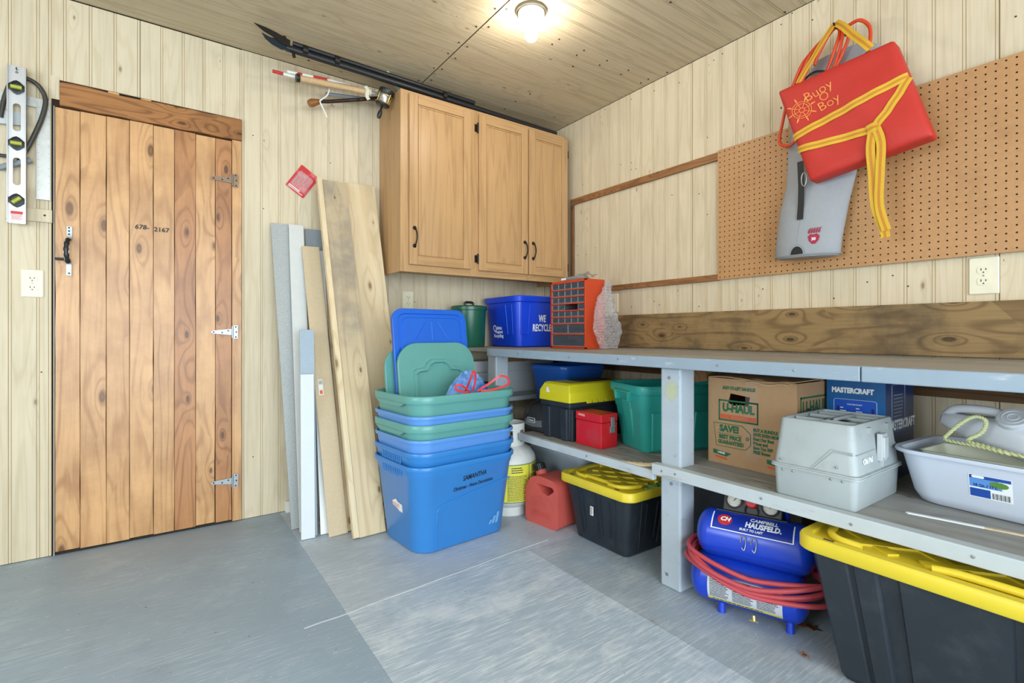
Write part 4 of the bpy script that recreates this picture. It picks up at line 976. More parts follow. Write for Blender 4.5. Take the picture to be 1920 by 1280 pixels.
mb = MB(); mb.lathe([(.029, .020), (.029, .052), (.025, .056), (.0, .056)], 18, 0, Mn)
for a_ in range(18): mb.cbox((.0295 * math.cos(a_ * .349), .0295 * math.sin(a_ * .349), .036), (.003, .003, .028), 0, Mn)
mb.build('cap', M_BLACK, gc, 30)

# ---------------------------------------------------------------- black totes with yellow lids
def ytote(label, loc, rz, wb, db, wt, dt, h, scale=1.0, grip=True, panels=None):
    """long side along local x, front face towards -y"""
    t = thing('lidded_tote', label, 'tote', loc, rz, 'black totes with yellow lids')
    tote_body(t, h, wb, db, wt, dt, .028, M_TBLACK, .006, .02, 0, .003, 'body', 5)
    n = 6; mb = MB(); r = .05; W_, D_ = wt + .05, dt + .05; z = h
    mb.loft([ring(W_ - .04, D_ - .04, r - .02, z - .022, n), ring(W_ - .006, D_ - .006, r, z - .024, n), ring(W_, D_, r, z - .020, n), ring(W_, D_, r, z + .010, n), ring(W_ - .008, D_ - .008, r - .003, z + .016, n), ring(W_ - .055, D_ - .055, r - .015, z + .016, n), ring(W_ - .065, D_ - .065, r - .018, z + .008, n)], True, True)
    ld = mb.build('lid', M_YEL, t, 40)
    # corner guards and diagonal lattice on the lid
    mb = MB(); iw, idp = W_ / 2 - .055, D_ / 2 - .05
    for sx in (-1, 1):
        for sy in (-1, 1):
            mb = MB(); mb.tube(smooth_path([(sx * (iw - .10), sy * (idp + .006), z + .016), (sx * (iw - .045), sy * (idp + .004), z + .018), (sx * (iw - .012), sy * (idp - .03), z + .018), (sx * (iw - .0), sy * (idp - .085), z + .016)], 5), .010, 8); mb.build('corner_ridge', M_YEL, ld, 50)
    for sy in (-1, 1): mb = MB(); mb.tube(smooth_path([(-.11, sy * (idp + .004), z + .015), (-.06, sy * (idp - .004), z + .018), (.06, sy * (idp - .004), z + .018), (.11, sy * (idp + .004), z + .015)], 4), .010, 8); mb.build('edge_ridge', M_YEL, ld, 50)
    L_ = MB(); ang = 36
    c_, s_ = math.cos(R(ang)), math.sin(R(ang)); pitch = .082 * scale
    nn_ = int(iw / pitch) + 4
    def clip(p, q):
        t0, t1 = 0.0, 1.0
        for ax, lim in ((0, iw - .02), (1, idp - .02)):
            d = q[ax] - p[ax]
            for sgn in (1, -1):
                num = lim - sgn * p[ax]; den = sgn * d
                if abs(den) < 1e-9:
                    if num < 0: return None
                elif den > 0: t1 = min(t1, num / den)
                else: t0 = max(t0, num / den)
        if t1 - t0 < .05: return None
        return (p[0] + (q[0] - p[0]) * t0, p[1] + (q[1] - p[1]) * t0), (p[0] + (q[0] - p[0]) * t1, p[1] + (q[1] - p[1]) * t1)
    for fam in (1, -1):
        for k_ in range(-nn_ * 2, nn_ * 2 + 1):
            x_ = k_ * pitch * 1.5; sg = clip((x_ - 1.2 * c_, -1.2 * s_ * fam), (x_ + 1.2 * c_, 1.2 * s_ * fam))
            if sg: L_.ribbon([(sg[0][0], sg[0][1], z + .0075 - .0003 * fam), (sg[1][0], sg[1][1], z + .0075 - .0003 * fam)], .022 * scale, .006 + .0008 * fam, (0, 0, 1))
    lt = L_.build('lattice_ridges', M_YEL, ld, 0); lt['kind'] = 'stuff'
    mb = MB()
    for sx in (-1, 1):
        for sy in (-1, 1): mb.box(sx * (W_ / 2 - .085) - .013, sy * (D_ / 2 - .020) - .004, z + .0150, sx * (W_ / 2 - .085) + .013, sy * (D_ / 2 - .020) + .004, z + .0168)
    mb.build('lock_slots', M_SLOT, ld, 0)
    # moulded ribs and grip panels on the four sides
    def fx(u, zz, off=.0): f_ = zz / h; return Vector((u * (wb + (wt - wb) * f_) / 2, -(db + (dt - db) * f_) / 2 - off, zz))
    def fy(u, zz, off=.0): f_ = zz / h; return Vector(((-(wb + (wt - wb) * f_) / 2 - off), u * (db + (dt - db) * f_) / 2, zz))
    for u0, u1, zb, off in (panels or ()):
        mb = MB(); e_ = .02
        q0 = [fx(u0, zb, -.002), fx(u0 + e_, zb, off), fx(u1 - e_, zb, off), fx(u1, zb, -.002)]; q1 = [fx(u0, h - .026, -.002), fx(u0 + e_, h - .026, off), fx(u1 - e_, h - .026, off), fx(u1, h - .026, -.002)]
        mb.loft([q0, q1], True, True); mb.build('moulded_panel', M_TBLACK, t, 0)
    for fn, side, us in ((fx, 1, () if panels else (-.62, .0, .62)), (fx, -1, (-.62, .62)), (fy, 1, (-.45, .45)), (fy, -1, (-.45, .45))):
        for u in us:
            mb = MB(); z1 = h - .026; z0 = .11 * h
            def pq(uu, zz, off):
                p = fn(uu, zz, off); return Vector((p.x * (side if fn is fy else 1), p.y * (side if fn is fx else 1), p.z))
            for du, zt, wid in ((.0, z1, .020), (.16 if fn is fx else .22, z1 - .03, .006)):
                a = u + du * (-1 if u > 0 else 1) * 1.0; q = .35 * wid / .02
                pr_ = [pq(a - .035 * q, z0 + (0 if du == 0 else .03), -.001), pq(a - .025 * q, z0 + (0 if du == 0 else .03), .006), pq(a + .025 * q, z0 + (0 if du == 0 else .03), .006), pq(a + .035 * q, z0 + (0 if du == 0 else .03), -.001)]
                pr2 = [pq(a - .035 * q, zt, -.001), pq(a - .025 * q, zt, .006), pq(a + .025 * q, zt, .006), pq(a + .035 * q, zt, -.001)]
                mb.loft([pr_, pr2], True, True)
            mb.build('side_rib', M_TBLACK, t, 0)
    return t
ya = ytote('black tote with yellow lid under the shelf left of the bench post', (-.605, -1.305, .0005), -90, .32, .26, .405, .325, .285)
mb = MB(); mb.box(-.03, -.1585, .14, -.012, -.1550, .18); st = mb.build('white_sticker', M_WHITE, ya, 0)
mb = MB(); print_lines(mb, -.028, -.014, .143, .177, 6, .5, lambda a, b: (a, -.1588, b)); mb.build('sticker_print', M_INK, st, 0)
mb = MB(); mb.tube(smooth_path([(.21, -.06, .302), (.19, -.03, .304), (.22, .0, .303), (.19, .03, .304), (.21, .06, .302)], 4), .004, 6); mb.build('green_paint_smear', plain('green_smear', '#3f9a6a', .5), ya, 40)
ytote('large black tote with yellow lid in the right foreground under the shelf', (-.600, -2.640, .0005), -90, .66, .40, .775, .53, .385, 1.35, True, ((-.97, -.74, .02, .005), (-.72, -.56, .02, .010), (-.46, .10, .015, .009), (.14, .34, .02, .011), (.46, .95, .015, .009)))
# dark tote and cardboard in the shadow behind the compressor
dk = thing('dark_bin', 'dark bin in the shadow behind the bench post', 'bin', (-.38, -1.72, .0005), -90)
tote_body(dk, .36, .28, .30, .34, .36, .03, M_TBLACK, .012, .02)
mb = MB()
for x_ in (-.09, .0, .09): mb.cbox((x_, -.168, .18), (.008, .008, .28))
mb.build('side_ribs', M_TBLACK, dk, 0)
cbx = thing('cardboard_sheet', 'flat brown cardboard standing behind the blue compressor', 'cardboard', (-.16, -2.12, .0005), 0)
MB().box(-.004, -.18, 0, .004, .20, .40).build('sheet', plain('dim_cardboard', '#9a7a54', .8), cbx, 0)
# clear bin behind the fuel can
M_CLEAR = NT('clear_polypropylene'); M_CLEAR.b.inputs['Transmission Weight'].default_value = .3; M_CLEAR = M_CLEAR.done(S('#b9c6cf'), .3)
cbn = thing('clear_bin', 'cloudy clear plastic bin with grey lid behind the fuel can', 'bin', (-.400, -.823, .0005), -90)
tote_body(cbn, .335, .36, .34, .44, .40, .04, M_CLEAR, .018, .02, .05)
mb = MB(); mb.loft([ring(.47, .43, .04, .330), ring(.48, .44, .045, .338), ring(.48, .44, .045, .350), ring(.44, .40, .035, .356)], True, True); mb.build('lid', plain('grey_translucent_lid', '#9fa9b0', .4), cbn, 40)

# ---------------------------------------------------------------- things on the lower shelf
SL, SR = .4375, .4685
# dark cooler bag
M_COOL = plain('charcoal_nylon', '#3b3d42', .75, 0, .15, 70, .2)
cb = thing('cooler_bag', 'charcoal soft cooler bag with white logo at the left end of the shelf', 'bag', (-.640, -.790, SL), -88)
mb = MB(); n = 6
mb.loft([ring(.17, .13, .02, .0, n), ring(.185, .15, .03, .012, n), ring(.185, .15, .035, .07, n), ring(.175, .13, .04, .115, n, 0, .012), ring(.155, .085, .035, .150, n, 0, .028), ring(.13, .05, .02, .160, n, 0, .035)], True, True)
for v_ in mb.v: v_.x += .004 * math.sin(v_.z * 90 + v_.y * 40); v_.y += .003 * math.sin(v_.x * 60)
mb.build('bag_body', M_COOL, cb, 60)
mb = MB(); mb.ribbon(smooth_path([(-.07, -.077, .05), (0, -.082, .045), (.07, -.077, .05)], 4), .034, .002, (0, -1, 0)); mb.build('front_flap', plain('grey_nylon', '#6e7176', .7), cb, 40)
mb = MB(); mb.prism(rr(.066, .026, .006), 0, .0015, 0, FR((-.012, -.0835, .062), (1, 0, 0), (0, 0, 1))); lg = mb.build('logo_patch', M_WINK, cb, 0)
mb = MB(); mb.prism(rr(.060, .020, .005), .0016, .0022, 0, FR((-.012, -.0835, .062), (1, 0, 0), (0, 0, 1))); mb.build('logo_field', M_BLACK, lg, 0)
text(lg, 'Coleman', .017, FR((-.012, -.0858, .062), (1, 0, 0), (0, 0, 1)), M_WINK, 'logo_text', .0003, sx=.8)
mb = MB(); mb.tube(smooth_path([(-.088, -.05, .02), (-.092, -.06, .08), (-.07, -.045, .135), (-.02, -.02, .155)], 6), .005, 6); mb.build('piping', M_BLACK, cb, 50)

# black and yellow tool box: end face towards -x, long side along +x
yt = thing('tool_box', 'black tool box with yellow lid on the left shelf', 'tool box', (-.735, -1.105, SL))
W_, L_, H_ = .215, .44, .188
def yb(x0, x1, y0, y1, z): return [Vector(p) for p in ((x0, y0, z), (x1, y0, z), (x1, y1, z), (x0, y1, z))]
mb = MB(); mb.loft([yb(.012, L_ - .012, .012, W_ - .012, 0), yb(.010, L_ - .010, .010, W_ - .010, .01), yb(.002, L_ - .002, .002, W_ - .002, .16), yb(-.006, L_ + .006, -.006, W_ + .006, .165), yb(-.006, L_ + .006, -.006, W_ + .006, H_)], True, True)
mb.build('body', M_TBLACK, yt, 0, .006)
mb = MB()
for y_ in (.018, .150): mb.loft([yb(-.004, .02, y_, y_ + .045, .0), yb(-.010, .02, y_ - .004, y_ + .050, .158)], True, True)
mb.loft([yb(.012, .07, -.004, .02, .0), yb(.006, .08, -.011, .02, .158)], True, True); mb.loft([yb(L_ - .08, L_ - .02, -.004, .02, .0), yb(L_ - .09, L_ - .01, -.011, .02, .158)], True, True)
for q, vs_ in enumerate(((0, 8), (8, 16), (16, 24), (24, 32))):
    m2 = MB(); m2.v = mb.v[vs_[0]:vs_[1]]; m2.f = [tuple(i - vs_[0] for i in f) for f in mb.f if vs_[0] <= min(f) < vs_[1]]; m2.m = [0] * len(m2.f); m2.build('corner_buttress', M_TBLACK, yt, 0, .004)
M_YB = plain('toolbox_yellow', '#d2c622', .4, 0, .06, 20, dirt='#8f861e', dirt_amt=.25)
mb = MB(); mb.loft([yb(-.012, L_ + .012, -.012, W_ + .012, H_ + .0005), yb(-.010, L_ + .010, -.010, W_ + .010, H_ + .05), yb(.006, L_ - .006, .010, W_ - .010, H_ + .088), yb(.020, L_ - .020, .024, W_ - .024, H_ + .094)], True, True)
lidy = mb.build('lid', M_YB, yt, 0, .006)
mb = MB(); mb.box(.13, .05, H_ + .0945, .36, W_ - .05, H_ + .098); mb.build('lid_tray', M_SLOT, lidy, 0, .002)
mb = MB()
for i_ in range(5): mb.box(.10 + .042 * i_, -.016, H_ - .006, .136 + .042 * i_, -.0125, H_ + .012)
mb.build('hinge_teeth', M_YB, lidy, 0, .001)['kind'] = 'stuff'
mb = MB(); mb.prism([(-.012, -.012), (.012, -.012), (.004, .014), (-.010, .012)], 0, .0012, 0, FR((-.0105, .155, H_ + .055), (0, -1, 0), (0, 0, 1))); mb.build('chipped_sticker', M_WHITE, lidy, 0)

# red metal box
rb = thing('metal_box', 'small red metal box with chrome latch between the tool box and the teal tote', 'box', (-.722, -1.305, SL), 1)
M_RBOX = plain('red_enamel', '#c31722', .35, 0, .08, 14, dirt='#8c5a50', dirt_amt=.3, dscale=12)
MB().box(0, 0, 0, .108, .168, .118).build('box_body', M_RBOX, rb, 0, .004)
MB().box(-.001, -.001, .119, .109, .169, .158).build('box_lid', M_RBOX, rb, 0, .004)
mb = MB(); mb.box(.055, -.006, .07, .085, -.0005, .10).box(.06, -.009, .098, .08, -.0015, .142).tube([(.056, -.008, .10), (.084, -.008, .10)], .004, 8); mb.build('latch', M_STEEL, rb, 0, .001)
mb = MB(); mb.ribbon([(-.0012, .150, .145), (-.0012, .105, .142)], .010, .0004, (-1, 0, 0)); mb.build('worn_label', plain('pink_wear', '#d98d86', .5), rb, 0)

# teal tote with handle, no lid
tt = thing('open_tote', 'teal open tote with moulded end handle on the shelf behind the bench post', 'tote', (-.415, -1.425, SL), -20)
tote_body(tt, .300, .36, .235, .425, .300, .035, M_TEAL, .018, .035, .115)
mb = MB(); mb.loft([[Vector((x_, y_, z_)) for y_, z_ in ((-.075, .272), (-.060, .225), (-.052, .225), (-.052, .262), (.052, .262), (.052, .225), (.060, .225), (.075, .272))] for x_ in (-.236, -.20)], True, True); mb.build('handle', M_TEAL, tt, 0, .003)
mb = MB(); mb.loft([[Vector((-.178, y_, .01)) for y_ in (-.03, .03)] + [Vector((-.16, y_, .01)) for y_ in (.03, -.03)], [Vector((-.214, y_, .225)) for y_ in (-.04, .04)] + [Vector((-.19, y_, .225)) for y_ in (.04, -.04)]], True, True); mb.build('end_panel', M_TEAL, tt, 0, .006)
for u_ in (-.10, .10):
    mb = MB(); mb.loft([[Vector((u_ + a, -.1185 + b, .012)) for a, b in ((-.05, .0), (-.045, -.006), (.045, -.006), (.05, 0))], [Vector((u_ * 1.1 + a, -.1375 + b, .180)) for a, b in ((-.05, .0), (-.045, -.006), (.045, -.006), (.05, 0))]], True, True); mb.build('side_panel', M_TEAL, tt, 0, .002)

# blue bin behind the tool box
sb = thing('blue_bin', 'dark blue bin on the shelf behind the yellow-lidded tool box', 'bin', (-.360, -.665, SL), -90)
tote_body(sb, .345, .25, .27, .31, .33, .04, plain('deep_blue_plastic', '#1f56a8', .35), .012, .022, .06)
# pan and white boards on the raised corner shelf
pn = thing('saucepan', 'black saucepan without lid on the raised corner shelf', 'saucepan', (-.715, -.315, .5755))
MB().lathe([(.0, .0), (.070, .0), (.078, .006), (.082, .085), (.084, .087), (.080, .087), (.076, .010), (.0, .008)], 28).build('pan', M_BLACK, pn, 40)
MB().tube([(.08, .01, .07), (.16, .05, .075), (.22, .08, .08)], .009, 8).build('handle', M_BLACK, pn, 40)
for i_, (z_, lab) in enumerate(((.5755, 'lowest of the three long white boards stacked on the corner shelf'), (.647, 'middle of the three long white boards stacked on the corner shelf'), (.719, 'topmost of the three long white boards stacked on the corner shelf'))):
    tag(MB().box(-1.0 + .01 * i_, -.20 - .012 * i_, z_, -.10, -.04, z_ + .0705).build('stored_board', M_WHB, None, 0, .002), lab, 'board', 'white boards on the corner shelf')
db_ = MB(); db_.loft([ring(.20, .16, .02, 0), ring(.20, .16, .02, .03)], True, True, 0, TR((-.86, -.12, .7915)))
tag(db_.build('dark_tray', M_BLACK, None, 40), 'black tray lying on the white boards under the bench corner', 'tray')

# cardboard moving box
M_CARD = plain('cardboard', '#a98560', .75, 0, .1, 40, .05, dirt='#9d7850', dirt_amt=.3)
M_CGRN = plain('box_green_ink', '#1f5e3c', .7, var=.1); M_CORG = plain('box_orange_ink', '#c9562e', .7, var=.1)
ub = thing('moving_box', 'brown cardboard moving box with green print on the shelf right of the post', 'box', (-.600, -1.770, SR), 0)
BW, BH, BD = .335, .328, .36
hole_ = [(BW / 2 - .045 + x_, BH - .075 + y_) for x_, y_ in ((-.04, -.016), (-.02, -.026), (.012, -.02), (.04, -.024), (.047, .012), (-.03, .020))]
me = curve_mesh([[(0, 0), (BW, 0), (BW, BH), (0, BH)], hole_], .004, FR((0, 0, 0), (0, -1, 0), (0, 0, 1)), M_CARD); obj('front_panel', me, ub)
MB().box(.002, -BW, 0, BD, -BW + .004, BH).build('side_panel', M_CARD, ub, 0)
MB().box(.002, -.004, 0, BD, 0, BH).build('side_panel', M_CARD, ub, 0)
MB().box(BD - .004, -BW + .004, 0, BD, -.004, BH).build('back_panel', M_CARD, ub, 0); MB().box(.002, -BW + .004, 0, BD, -.004, .004).build('bottom_panel', M_CARD, ub, 0)
mb = MB(); mb.grid(lambda u, v: Vector((-.006 + v * .17, -.004 - u * (BW - .008), BH + .002 + .010 * math.sin(u * 7) * (1 - v) * .4 + .004 * v)), 14, 3); mb.build('top_flap', M_CARD, ub, 0, None, None, 0, .004)
mb = MB(); mb.box(.18, -BW + .004, BH + .001, BD, -.004, BH + .005); mb.build('top_flap', M_CARD, ub, 0)
mb = MB(); mb.grid(lambda u, v: Vector((-.012 + .03 * v, -.16 - u * .15, BH - .004 + .010 * (v - .5) + .004 * math.sin(u * 9))), 10, 2); mb.build('torn_flap', plain('cardboard_edge', '#c7a67e', .8), ub, 0, None, None, 0, .003)
def cf(a, b): return FR((-.0026, -a, b), (0, -1, 0), (0, 0, 1))
text(ub, 'EASY-TO-LIFT HANDLES', .0165, cf(.125, .292), M_CGRN, 'box_print', .0009, shear=.2, sx=.72)
text(ub, 'U-HAUL', .042, cf(.123, .2165), M_CGRN, 'box_print', .0022, shear=.05, sx=.82)
mb = MB(); Fo = cf(.123, .207)
for x0, y0, x1, y1 in ((-.076, -.040, .076, -.034), (-.076, .034, .076, .040), (-.078, -.040, -.073, .040), (.073, -.040, .078, .040)): mb.box(x0, y0, 0, x1, y1, .0006, 0, Fo)
mb.build('logo_frame', M_CGRN, ub, 0)
mb = MB(); mb.box(-.070, -.032, 0, .070, -.016, .0005, 0, Fo); ob_ = mb.build('logo_bar', M_CORG, ub, 0)
text(ob_, 'MOVING BOX', .011, cf(.123, .1830) @ TR((0, 0, .0008)), M_CARD, 'bar_text', .0002, sx=1.0)
ol = [(.025, .155), (.140, .155), (.172, .130), (.172, .088), (.152, .068), (.035, .068)]
mb = MB(); mb.tube([Vector((-.0026, -a, b)) for a, b in ol], .0012, 5, closed=True); mb.tube([Vector((-.0026, -.16 - .005 * math.cos(q), .110 + .005 * math.sin(q))) for q in [i * .628 for i in range(10)]], .0016, 5, closed=True); mb.box(-.0032, -.140, .1170, -.0026, -.040, .1185)
mb.build('price_tag_outline', M_CGRN, ub, 0)
text(ub, 'SAVE!', .034, cf(.088, .136), M_CGRN, 'box_print', .0018, sx=.92); text(ub, 'BEST PRICE', .021, cf(.091, .104), M_CGRN, 'box_print', .0011, sx=.86); text(ub, 'GUARANTEED', .0195, cf(.094, .084), M_CGRN, 'box_print', .0011, sx=.82)
text(ub, 'BUY A BUNDLE\nSAVE EVEN MORE\nBeat Our Best\nPrices and\nSave You 50%\nFREE Boxes', .0160, cf(.182, .108), M_CGRN, 'box_print', .0009, align='LEFT', sx=.8, lsp=1.0)
mb = MB()
for a0 in (.022, .232): mb.add([(-.0029, -a0, .052), (-.0029, -a0, .036), (-.0029, -a0 - .055, .030), (-.0029, -a0 - .075, .044)], [(0, 1, 2, 3)])
mb.build('green_banner', M_CGRN, ub, 0); text(ub, 'LARGE', .010, FR((-.0032, -.056, .042), (0, -1, -.08), (0, 0, 1)), M_WINK, 'box_print', .0002)
mb = MB(); 
for a0 in (.03, .235): mb.add([(-.0029, -a0, .030), (-.0029, -a0, .022), (-.0029, -a0 - .05, .017), (-.0029, -a0 - .05, .025)], [(0, 1, 2, 3)])
mb.build('orange_banner', M_CORG, ub, 0)
mb = MB(); Fs = FR((.075, -BW - .0006, .228), (1, 0, 0), (0, 0, 1))
for x0, y0, x1, y1 in ((-.055, .046, .15, .052), (-.055, -.05, -.049, .052), (-.055, -.052, .15, -.046)): mb.box(x0, y0, 0, x1, y1, .0005, 0, Fs)
mb.build('side_logo_frame', M_CGRN, ub, 0); text(ub, 'U-HAUL', .062, FR((.035, -BW - .0006, .240), (1, 0, 0), (0, 0, 1)), M_CGRN, 'box_print', .0015, align='LEFT', sx=.8)
mb = MB(); mb.box(-.04, -.034, 0, .15, -.010, .0005, 0, Fs); mb.build('side_logo_bar', M_CORG, ub, 0)
tp_ = NT('packing_tape'); tp_.b.inputs['Transmission Weight'].default_value = .9; tp_.b.inputs['Alpha'].default_value = .25
mb = MB(); mb.box(-.0032, -.20, .03, -.0027, -.152, BH - .01, 0, TR((0, 0, 0), 0, 0, 0)); mb.build('clear_tape', tp_.done((1, 1, 1, 1), .08), ub, 0)

# blue carton of a tool set
M_NAVY = plain('glossy_blue_carton', '#0f5d97', .3, 0, .1, 6, dirt='#0b3f86', dirt_amt=.6, dscale=3)
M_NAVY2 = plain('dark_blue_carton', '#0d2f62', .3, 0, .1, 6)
mc = thing('tool_carton', 'blue printed tool carton standing behind the grey tackle box', 'carton', (-.405, -2.115, SR))
CW, CD, CH = .178, .265, .348
MB().box(0, -CW, 0, .003, 0, CH).build('front_face', M_NAVY, mc, 0); MB().box(.003, -CW, 0, CD, -CW + .003, CH).build('side_face', M_NAVY2, mc, 0)
MB().box(.003, -CW + .003, 0, CD, 0, CH - .0005).build('carton_core', M_NAVY2, mc, 0)
text(mc, 'MASTERCRAFT', .024, FR((-.0004, -CW / 2 + .008, .300), (0, -1, 0), (0, 0, 1)), M_WINK, 'carton_logo', .0014, sx=.80)
text(mc, 'MASTERCRAFT', .046, FR((.15, -CW - .0004, .185), (1, 0, 0), (0, 0, 1)), M_WINK, 'carton_logo', .0015, sx=.82)
mb = MB(); Fp = FR((-.0003, -CW / 2, .205), (0, -1, 0), (0, 0, 1)); mb.prism(rr(.13, .13, .008), 0, .0005, 0, Fp); pc = mb.build('tool_picture', plain('picture_blue', '#1650b8', .3), mc, 0)
mb = MB(); mb.tube([Fp @ Vector((x_, y_, .0006)) for x_, y_ in rr(.13, .13, .008)], .0012, 5, closed=True); mb.build('picture_border', plain('pale_blue_print', '#9fc0ea', .4), pc, 0)
mb = MB()
for i_ in range(9):
    for x_ in (-.045, .004): mb.box(x_, .034 - i_ * .010, .0007, x_ + .010 + .022 * ((i_ * 37) % 5) / 5, .0365 - i_ * .010, .0012, 0, Fp)
mb.build('picture_tools', M_WINK, pc, 0)
mb = MB()
for x_ in (-.056, .050): mb.box(x_, -.05, .0006, x_ + .008, .04, .0011, 0, Fp)
mb.build('picture_side_bars', M_NAVY2, pc, 0); text(pc, 'MASTERCRAFT', .007, Fp @ TR((0, .048, .001)), M_WINK, 'picture_logo')  # dark navy bars printed down both sides of the picture
mb = MB(); Fq = FR((.115, -CW - .0003, .245), (1, 0, 0), (0, 0, 1)); mb.tube([Fq @ Vector((x_, y_, .0004)) for x_, y_ in rr(.12, .16, .006)], .001, 5, closed=True)
print_lines(mb, -.045, .045, -.07, .05, 10, .3, lambda a, b: Fq @ Vector((a, b, .0006)), 0, 8, (.05, .3)); mb.build('side_picture', plain('dim_print', '#7f93ad', .4), mc, 0)

# grey tackle / tool box
M_GBOX = plain('scuffed_grey_plastic', '#a7aeae', .55, 0, .06, 16, .05, dirt='#7d7f7d', dirt_amt=.4, dscale=6)
gb = thing('tackle_box', 'scuffed grey plastic tackle box with clasp at the shelf edge', 'tool box', (-.630, -2.236, SR), 0)
GW, GD = .325, .232
mb = MB(); n = 4
mb.loft([ring(GW - .016, GD - .016, .012, 0, n), ring(GW - .008, GD - .008, .016, .005, n), ring(GW, GD, .018, .088, n), ring(GW + .016, GD + .016, .02, .090, n), ring(GW + .016, GD + .016, .02, .095, n)], True, True); mb.build('lower_box', M_GBOX, gb, 40)
mb = MB(); mb.loft([ring(GW + .014, GD + .014, .02, .0955, n), ring(GW + .014, GD + .014, .02, .100, n), ring(GW, GD, .02, .1015, n), ring(GW - .018, GD - .018, .02, .185, n), ring(GW - .030, GD - .030, .016, .236, n), ring(GW - .036, GD - .036, .014, .239, n), ring(GW - .048, GD - .048, .012, .239, n), ring(GW - .052, GD - .052, .012, .228, n)], True, True)
gl_ = mb.build('lid', M_GBOX, gb, 40)
mb = MB()
for x_ in (-.075, .02, .085): mb.box(x_ - .003, -GD / 2 + .03, .228, x_ + .003, GD / 2 - .03, .2375)
mb.box(-.12, -.004, .228, .12, .004, .2375); mb.build('lid_dividers', M_GBOX, gl_, 0, .001)
mb = MB(); mb.box(-.045, -.035, .2285, .015, .03, .2295); mb.build('handle_well', M_SLOT, gl_, 0)
mb = MB(); mb.tube(smooth_path([(-.06, -.02, .232), (-.05, -.02, .238), (.05, -.02, .238), (.06, -.02, .232)], 4), .006, 8); mb.build('handle', M_GBOX, gl_, 40)
def gside(x, z): f_ = max(0, (z - .1015) / .0835); return Vector((x, -(GD / 2) + .009 * f_ - .0006, z))
def gfront(y, z): f_ = max(0, (z - .1015) / .0835); return Vector((-(GW / 2) + .009 * f_ - .0006, y, z))
mb = MB(); mb.tube([gfront(-.005, .103), gfront(-.055, .160), gfront(-.104, .158)], .0018, 5); mb.tube([gfront(.003, .103), gfront(-.048, .165), gfront(-.104, .163)], .0012, 5)
mb.tube([gside(-.148, .158), gside(-.02, .160)], .0016, 5); mb.tube([gside(.03, .160), gside(.14, .160)], .0016, 5); mb.build('panel_ridge', M_GBOX, gl_, 40)
mb = MB(); mb.box(-.012, -GD / 2 - .010, .125, .028, -GD / 2 + .004, .205); mb.box(-.006, -GD / 2 - .015, .135, .022, -GD / 2 - .008, .195); mb.prism([(-.004, 0), (.020, 0), (.008, -.022)], -.006, .002, 0, FR((0, -GD / 2 - .004, .126), (1, 0, 0), (0, 0, 1))); mb.build('clasp', plain('pale_clasp', '#c9cdce', .35, .2), gb, 0, .0015)
mb = MB()
for x_ in (-.06, .075): mb.box(x_, -GD / 2 + .006, .207, x_ + .018, -GD / 2 + .030, .226)
mb.build('lid_tabs', M_GBOX, gl_, 0, .001)
text(gb, 'Old Pal', .022, FR(gside(-.085, .136) + Vector((0, -.0025, 0)), (1, 0, .02), (0, .1, 1)), M_WINK, 'raised_logo', .0005, ext=.0008, shear=.1)
mb = MB()
for y_, z_ in ((.09, .112), (-.065, .118), (.085, .080), (.055, .081), (-.05, .081), (-.08, .081)): mb.lathe([(.004, 0), (.0036, .0015), (.001, .0026)], 8, 0, FR((-GW / 2 + .0005 - (.002 if z_ > .1 else 0), y_, z_), (0, -1, 0), (0, 0, 1)))
mb.build('rivets', M_STEEL, gb, 40)

# pale dish tub with its contents
M_TUB = plain('pale_tub_plastic', '#cdd5e2', .35, 0, .03, 8)
tb = thing('dish_tub', 'pale blue-white plastic dish tub with a price label on the shelf', 'tub', (-.395, -2.625, SR), -94)
mb = MB(); n = 7
mb.loft([ring(.40, .25, .05, 0, n), ring(.43, .28, .06, .006, n), ring(.455, .305, .065, .03, n), ring(.505, .350, .07, .148, n), ring(.530, .372, .08, .151, n), ring(.535, .378, .082, .146, n), ring(.540, .382, .083, .150, n), ring(.535, .378, .082, .157, n), ring(.505, .350, .07, .156, n), ring(.498, .343, .068, .148, n), ring(.450, .300, .062, .03, n), ring(.42, .27, .055, .010, n)], True, True)
mb.build('tub', M_TUB, tb, 50)
def tf(x, z): f_ = (z - .03) / .118; return Vector((x, -(.1525 + .0225 * f_) - .0010, z))
mb = MB(); mb.add([tf(-.080, .055), tf(.008, .055), tf(.008, .118), tf(-.080, .118)], [(0, 1, 2, 3)]); lb = mb.build('price_label', M_WINK, tb, 0)
def tq(x, z, o=.0005): p = tf(x, z); p.y -= o; return p
mb = MB(); mb.add([tq(-.078, .084), tq(-.012, .084), tq(-.02, .110), tq(-.078, .114)], [(0, 1, 2, 3)]); mb.build('label_sky', plain('label_light_blue', '#5d93d8', .4), lb, 0)
mb = MB(); mb.add([tq(-.078, .108), tq(.006, .108), tq(.006, .1165), tq(-.078, .1165)], [(0, 1, 2, 3)]); mb.add([tq(-.078, .057), tq(-.036, .057), tq(-.036, .080), tq(-.078, .080)], [(0, 1, 2, 3)]); mb.build('label_navy', plain('label_navy', '#1d4ea6', .4), lb, 0)
mb = MB(); mb.add([tq(-.018 + .022 * math.cos(i * .628) * .9, .098 + .009 * math.sin(i * .628), .0008) for i in range(10)], [tuple(range(10))]); mb.build('label_leaves', plain('leaf_green', '#5d8a3a', .5), lb, 0)
mb = MB()
for i_ in range(14): mb.add([tq(-.032 + .0026 * i_, .058, .0008), tq(-.032 + .0026 * i_ + .0008 + .0008 * (i_ % 3 == 0), .058, .0008), tq(-.032 + .0026 * i_ + .0008 + .0008 * (i_ % 3 == 0), .074, .0008), tq(-.032 + .0026 * i_, .074, .0008)], [(0, 1, 2, 3)])
mb.build('barcode', M_INK, lb, 0)
